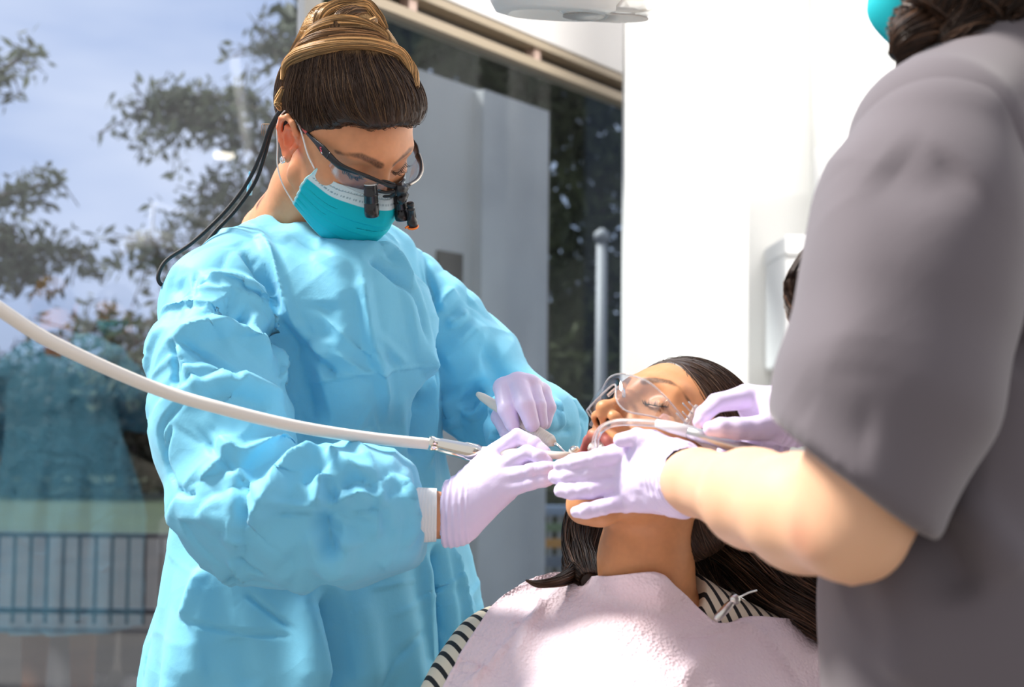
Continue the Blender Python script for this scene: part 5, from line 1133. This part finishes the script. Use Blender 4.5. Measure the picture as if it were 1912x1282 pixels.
# ================================================================ TWISTED COILS OF THE TOPKNOT
hb_ = BVHTree.FromPolygons([Vector(v) for v in HD.w(Vh_d)], q2t(Fh_d).tolist())
def on_hair(l, off):
    o = []
    for x, y in l:
        dd = Vector(P(x, y, 1.0) - CAM).normalized(); h, n_, _, _ = hb_.ray_cast(Vector(CAM), dd)
        if h is None: h, n_, _, _ = hb_.find_nearest(Vector(P(x, y, 1.50)))
        n_ = np.array(n_); n_ = n_ if n_ @ np.array(dd) < 0 else -n_; o.append(np.array(h) + n_ * off)
    return o
core = []; TW = []; blo = np.array([.40, .235, .10]); mid = np.array([.22, .12, .055])
for k, (l, R, n, b_) in enumerate([
    ([(531, 150), (540, 122), (565, 102), (605, 90), (650, 84), (700, 88), (742, 106), (768, 138), (776, 165)], [.002, .006, .0085, .008, .0075, .008, .009, .006, .002], 900, blo),
    ([(541, 118), (570, 88), (610, 72), (655, 68), (700, 74), (735, 96)], [.002, .008, .009, .0085, .008, .003], 700, mid),
    ([(560, 92), (590, 62), (630, 48), (675, 52), (712, 72), (724, 90)], [.003, .009, .010, .009, .008, .003], 700, blo),
    ([(640, 84), (625, 66), (632, 44), (655, 28), (690, 26)], [.002, .007, .009, .008, .003], 500, mid),
    ([(590, 56), (605, 30), (640, 16), (680, 16), (708, 34), (718, 58)], [.003, .009, .010, .010, .008, .003], 700, blo),
    ([(612, 90), (650, 74), (690, 48), (704, 30)], [.002, .006, .006, .002], 300, blo * 1.3),
    ([(500, 216), (512, 200), (526, 186), (533, 165)], [.001, .005, .006, .003], 260, blo * 1.2)]):
    TW.append(lock(on_hair(l, .0035), R, n, 70 + k, .00045, base=b_, steps=40))
V, F = join([(a, b) for a, b, c in TW] + core); nc = sum(len(a) for a, b in core)
mesh('twisted_coils', V, F, M_hair, hair, col=np.concatenate([c for a, b, c in TW] + [np.tile([.10, .055, .028], (nc, 1))]), label='blond twisted coils of the topknot')
# ================================================================ INSTRUMENTS
M_hose = mat('off_white_hose', (.80, .76, .70), .38, .5); M_wp = mat('ivory_plastic', (.78, .72, .64), .32); M_steel = mat('polished_steel', (.80, .76, .68), .16, metal=1); M_st2 = mat('satin_steel', (.55, .54, .52), .34, metal=1)
hp0 = P(848, 838, 1.385)
t = empty('handpiece', hp0, 'dental handpiece in the gowned woman\'s near hand, long ivory hose arching in from the left', 'handpiece')
hz = [[-.98, .62, .30], [-.93, .70, .85], [-.74, .84, 1.28], P(-200, 500, 1.04), P(-60, 540, 1.10), P(-8, 572, 1.14), P(100, 640, 1.18), P(280, 721, 1.235), P(420, 764, 1.255), P(560, 797, 1.29), P(690, 817, 1.34), P(805, 829, 1.378)]
meshp('hose', [tube(catmull(hz, 14), np.linspace(.0073, .0066, 155), 20)], M_hose, t, label='long ivory hose')
hb0 = np.array([-.98, .62, 0]); bevel(mesh('hose_stand', *box(hb0 + [-.09, -.09, 0], hb0 + [.09, .09, .31]), M_st2, t, smooth=False), .01)
a, b = P(798, 826, 1.377), P(900, 848, 1.392)
meshp('connector', [lathe(a, b, [(0, .0070), (.02, .0086), (.10, .0088), (.12, .0078), (.20, .0078), (.22, .0084), (.66, .0096), (.68, .0104), (.90, .0106), (.93, .0096), (1, .0092)], 32)], M_steel, t, label='polished steel connector')
a, b = P(895, 847, 1.392), P(1064, 850, 1.352)
meshp('handle', [lathe(a, b, [(0, .0088), (.2, .0082), (.7, .0054), (.85, .0044), (1, .0042)], 24)], M_wp, t, label='ivory handle narrowing to its neck')
h1 = P(1073, 843, 1.35)
o = meshp('head', [lathe(h1 - cd(-.2, -.35, .5) * .010, h1 + cd(-.2, -.35, .5) * .007, [(0, .0038), (.1, .0058), (.85, .0062), (.95, .0055), (1, .003)], 24)], M_wp, t, label='small round head'); meshp('cap', [lathe(h1 + cd(-.2, -.35, .5) * .007, h1 + cd(-.2, -.35, .5) * .009, [(0, .0046), (1, .0042)], 20)], M_steel, o)
# ultrasonic probe in the far hand
a, b = P(890, 734, 1.515), P(1042, 832, 1.418)
t = empty('dental_probe', P(960, 780, 1.43), 'slim ivory probe held by the dentist\'s far hand, thin steel tip pointing at the mouth', 'probe')
meshp('handle', [lathe(a, a + (b - a) * .70, [(0, .0012), (.02, .0032), (.10, .0052), (.3, .0064), (1, .0060)], 24)], M_wp, t)
pr_ = [(0, .0060)] + [q for i in range(9) for q in ((.05 + i * .085, .0066), (.07 + i * .085, .0078), (.11 + i * .085, .0078), (.13 + i * .085, .0066))] + [(.84, .0072), (1, .0034)]
meshp('ribbed_grip', [lathe(a + (b - a) * .70, a + (b - a) * .96, pr_, 24)], M_wp, t)
meshp('tip', [tube(catmull([a + (b - a) * .95, b, P(1052, 842, 1.405), P(1066, 851, 1.385), P(1070, 850, 1.380)], 6), np.linspace(.0024, .0006, 25), 10)], M_steel, t, label='thin steel tip')
# suction: grey valve handle and clear bent tube
t = empty('suction_wand', P(1360, 815, 1.19), 'suction wand in the assistant\'s far hand, grey handle and clear tube bent into the mouth', 'suction')
a, b = P(1284, 806, 1.215), P(1470, 862, 1.165)
meshp('handle', [lathe(a, b, [(0, .0050), (.02, .0066), (.18, .0070), (.2, .0062), (.5, .0070), (1, .0075)], 24), tube([b, P(1560, 900, 1.16), P(1640, 960, 1.2)], .007, 12)], M_st2, t, label='satin grey handle')
M_tube = mat('clear_vinyl', (.93, .92, .92), .10, trans=.82, ior=1.25)
cp = [P(1290, 807, 1.213), P(1235, 792, 1.228), P(1185, 788, 1.245), P(1150, 789, 1.258), P(1125, 799, 1.268), P(1113, 818, 1.272), P(1110, 846, 1.276)]
meshp('tube', [tube(catmull(cp, 10), .0040, 16)], M_tube, t, label='clear bent tube'); meshp('sleeve', [lathe(P(1296, 808, 1.213), P(1225, 790, 1.230), [(0, .0066), (.6, .0060), (1, .0044)], 20)], mat('milky_plastic', (.90, .89, .88), .3, trans=.25), t, label='milky white connecting sleeve')
meshp('wire', [tube(catmull([q + cd(0, 0, .0012) for q in cp], 10), .0006, 6)], M_box, t)
# ================================================================ THE OPERATING LAMP (overhead) AND WHAT THE LEFT PANE REFLECTS
M_shell = mat('lamp_shell_plastic', (.86, .85, .83), .3)
M_lens = mat('ribbed_lens', (.95, .93, .9), .08, trans=.6, ior=1.3)
c = P(1052, -6, 1.75); t = empty('operating_lamp', c, 'white overhead dental operating lamp at the top edge, ribbed clear lens underneath', 'lamp')
R = np.array([cd(1, .1, -.03), cd(-.1, 1, .18), cd(0, -.18, 1)]).T
def loc(pts): return np.asarray(pts) @ R.T + c
ang = np.linspace(0, 2 * np.pi, 64, endpoint=False)
def ring(rx, ry, z, ox=0, p=2.6):
    cx, sx = np.cos(ang), np.sin(ang)
    return np.stack([ox + rx * np.sign(cx) * np.abs(cx) ** (2 / p), ry * np.sign(sx) * np.abs(sx) ** (2 / p), np.full(64, z)], 1)
def rings(L, close=True):
    V = np.concatenate(L); F = [[i * 64 + j, i * 64 + (j + 1) % 64, (i + 1) * 64 + (j + 1) % 64, (i + 1) * 64 + j] for i in range(len(L) - 1) for j in range(64)]
    if close:
        n = len(L) * 64; V = np.concatenate([V, [L[0].mean(0)], [L[-1].mean(0)]])
        F += [[n, (j + 1) % 64, j, j] for j in range(64)] + [[n + 1, n - 64 + j, n - 64 + (j + 1) % 64, n - 64 + (j + 1) % 64] for j in range(64)]
    return V, np.array(F)
V, F = rings([ring(.05, .06, .09), ring(.085, .10, .07), ring(.10, .115, .03), ring(.10, .115, .0), ring(.088, .10, -.022), ring(.07, .08, -.027), ring(.062, .07, -.015)])
V[:, 0] -= .01
meshp('shell', [(loc(V), F)], M_shell, t)
V, F = rings([ring(.066, .07, .02), ring(.07, .075, -.012), ring(.058, .062, -.02), ring(.03, .03, -.022)]); V[:, 0] += .062; V[:, 2] += -.004
o = meshp('lens', [(loc(V), F)], M_lens, t, label='ribbed clear lens')
rb = []
for i in range(17):
    y = -.056 + i * .007; hx = .062 * math.sqrt(max(0, 1 - (y / .066) ** 2)); rb.append(tube(loc([[.062 - hx, y, -.0255], [.062 + hx, y, -.0255]]), .0016, 6))
meshp('ribs', rb, M_lens, o)
meshp('arm', [tube(loc(catmull([[.02, 0, .08], [.03, .0, .17], [.06, -.02, .22]], 8)), .014, 12), tube(loc([[.06, -.02, .22], [.95, -.5, .34]]), .022, 12), tube(loc([[.95, -.5, .34], [.95, -.5, 1.3]]), .03, 12)], M_shell, t)
q = mirror(P(418, 294, 6.35))
t = empty('pendant_lamp', q, 'small round warm lamp that shows as a bright spot in the left pane', 'lamp')
meshp('diffuser', [lathe(q, q + [0, 0, .02], [(0, .05), (.5, .055), (1, .05)])], mat('lit_diffuser', (1, .9, .75), .5, emis=9), t); meshp('cord', [tube([q + [0, 0, .02], q + [0, 0, .8]], .0012, 6)], M_rail, t)
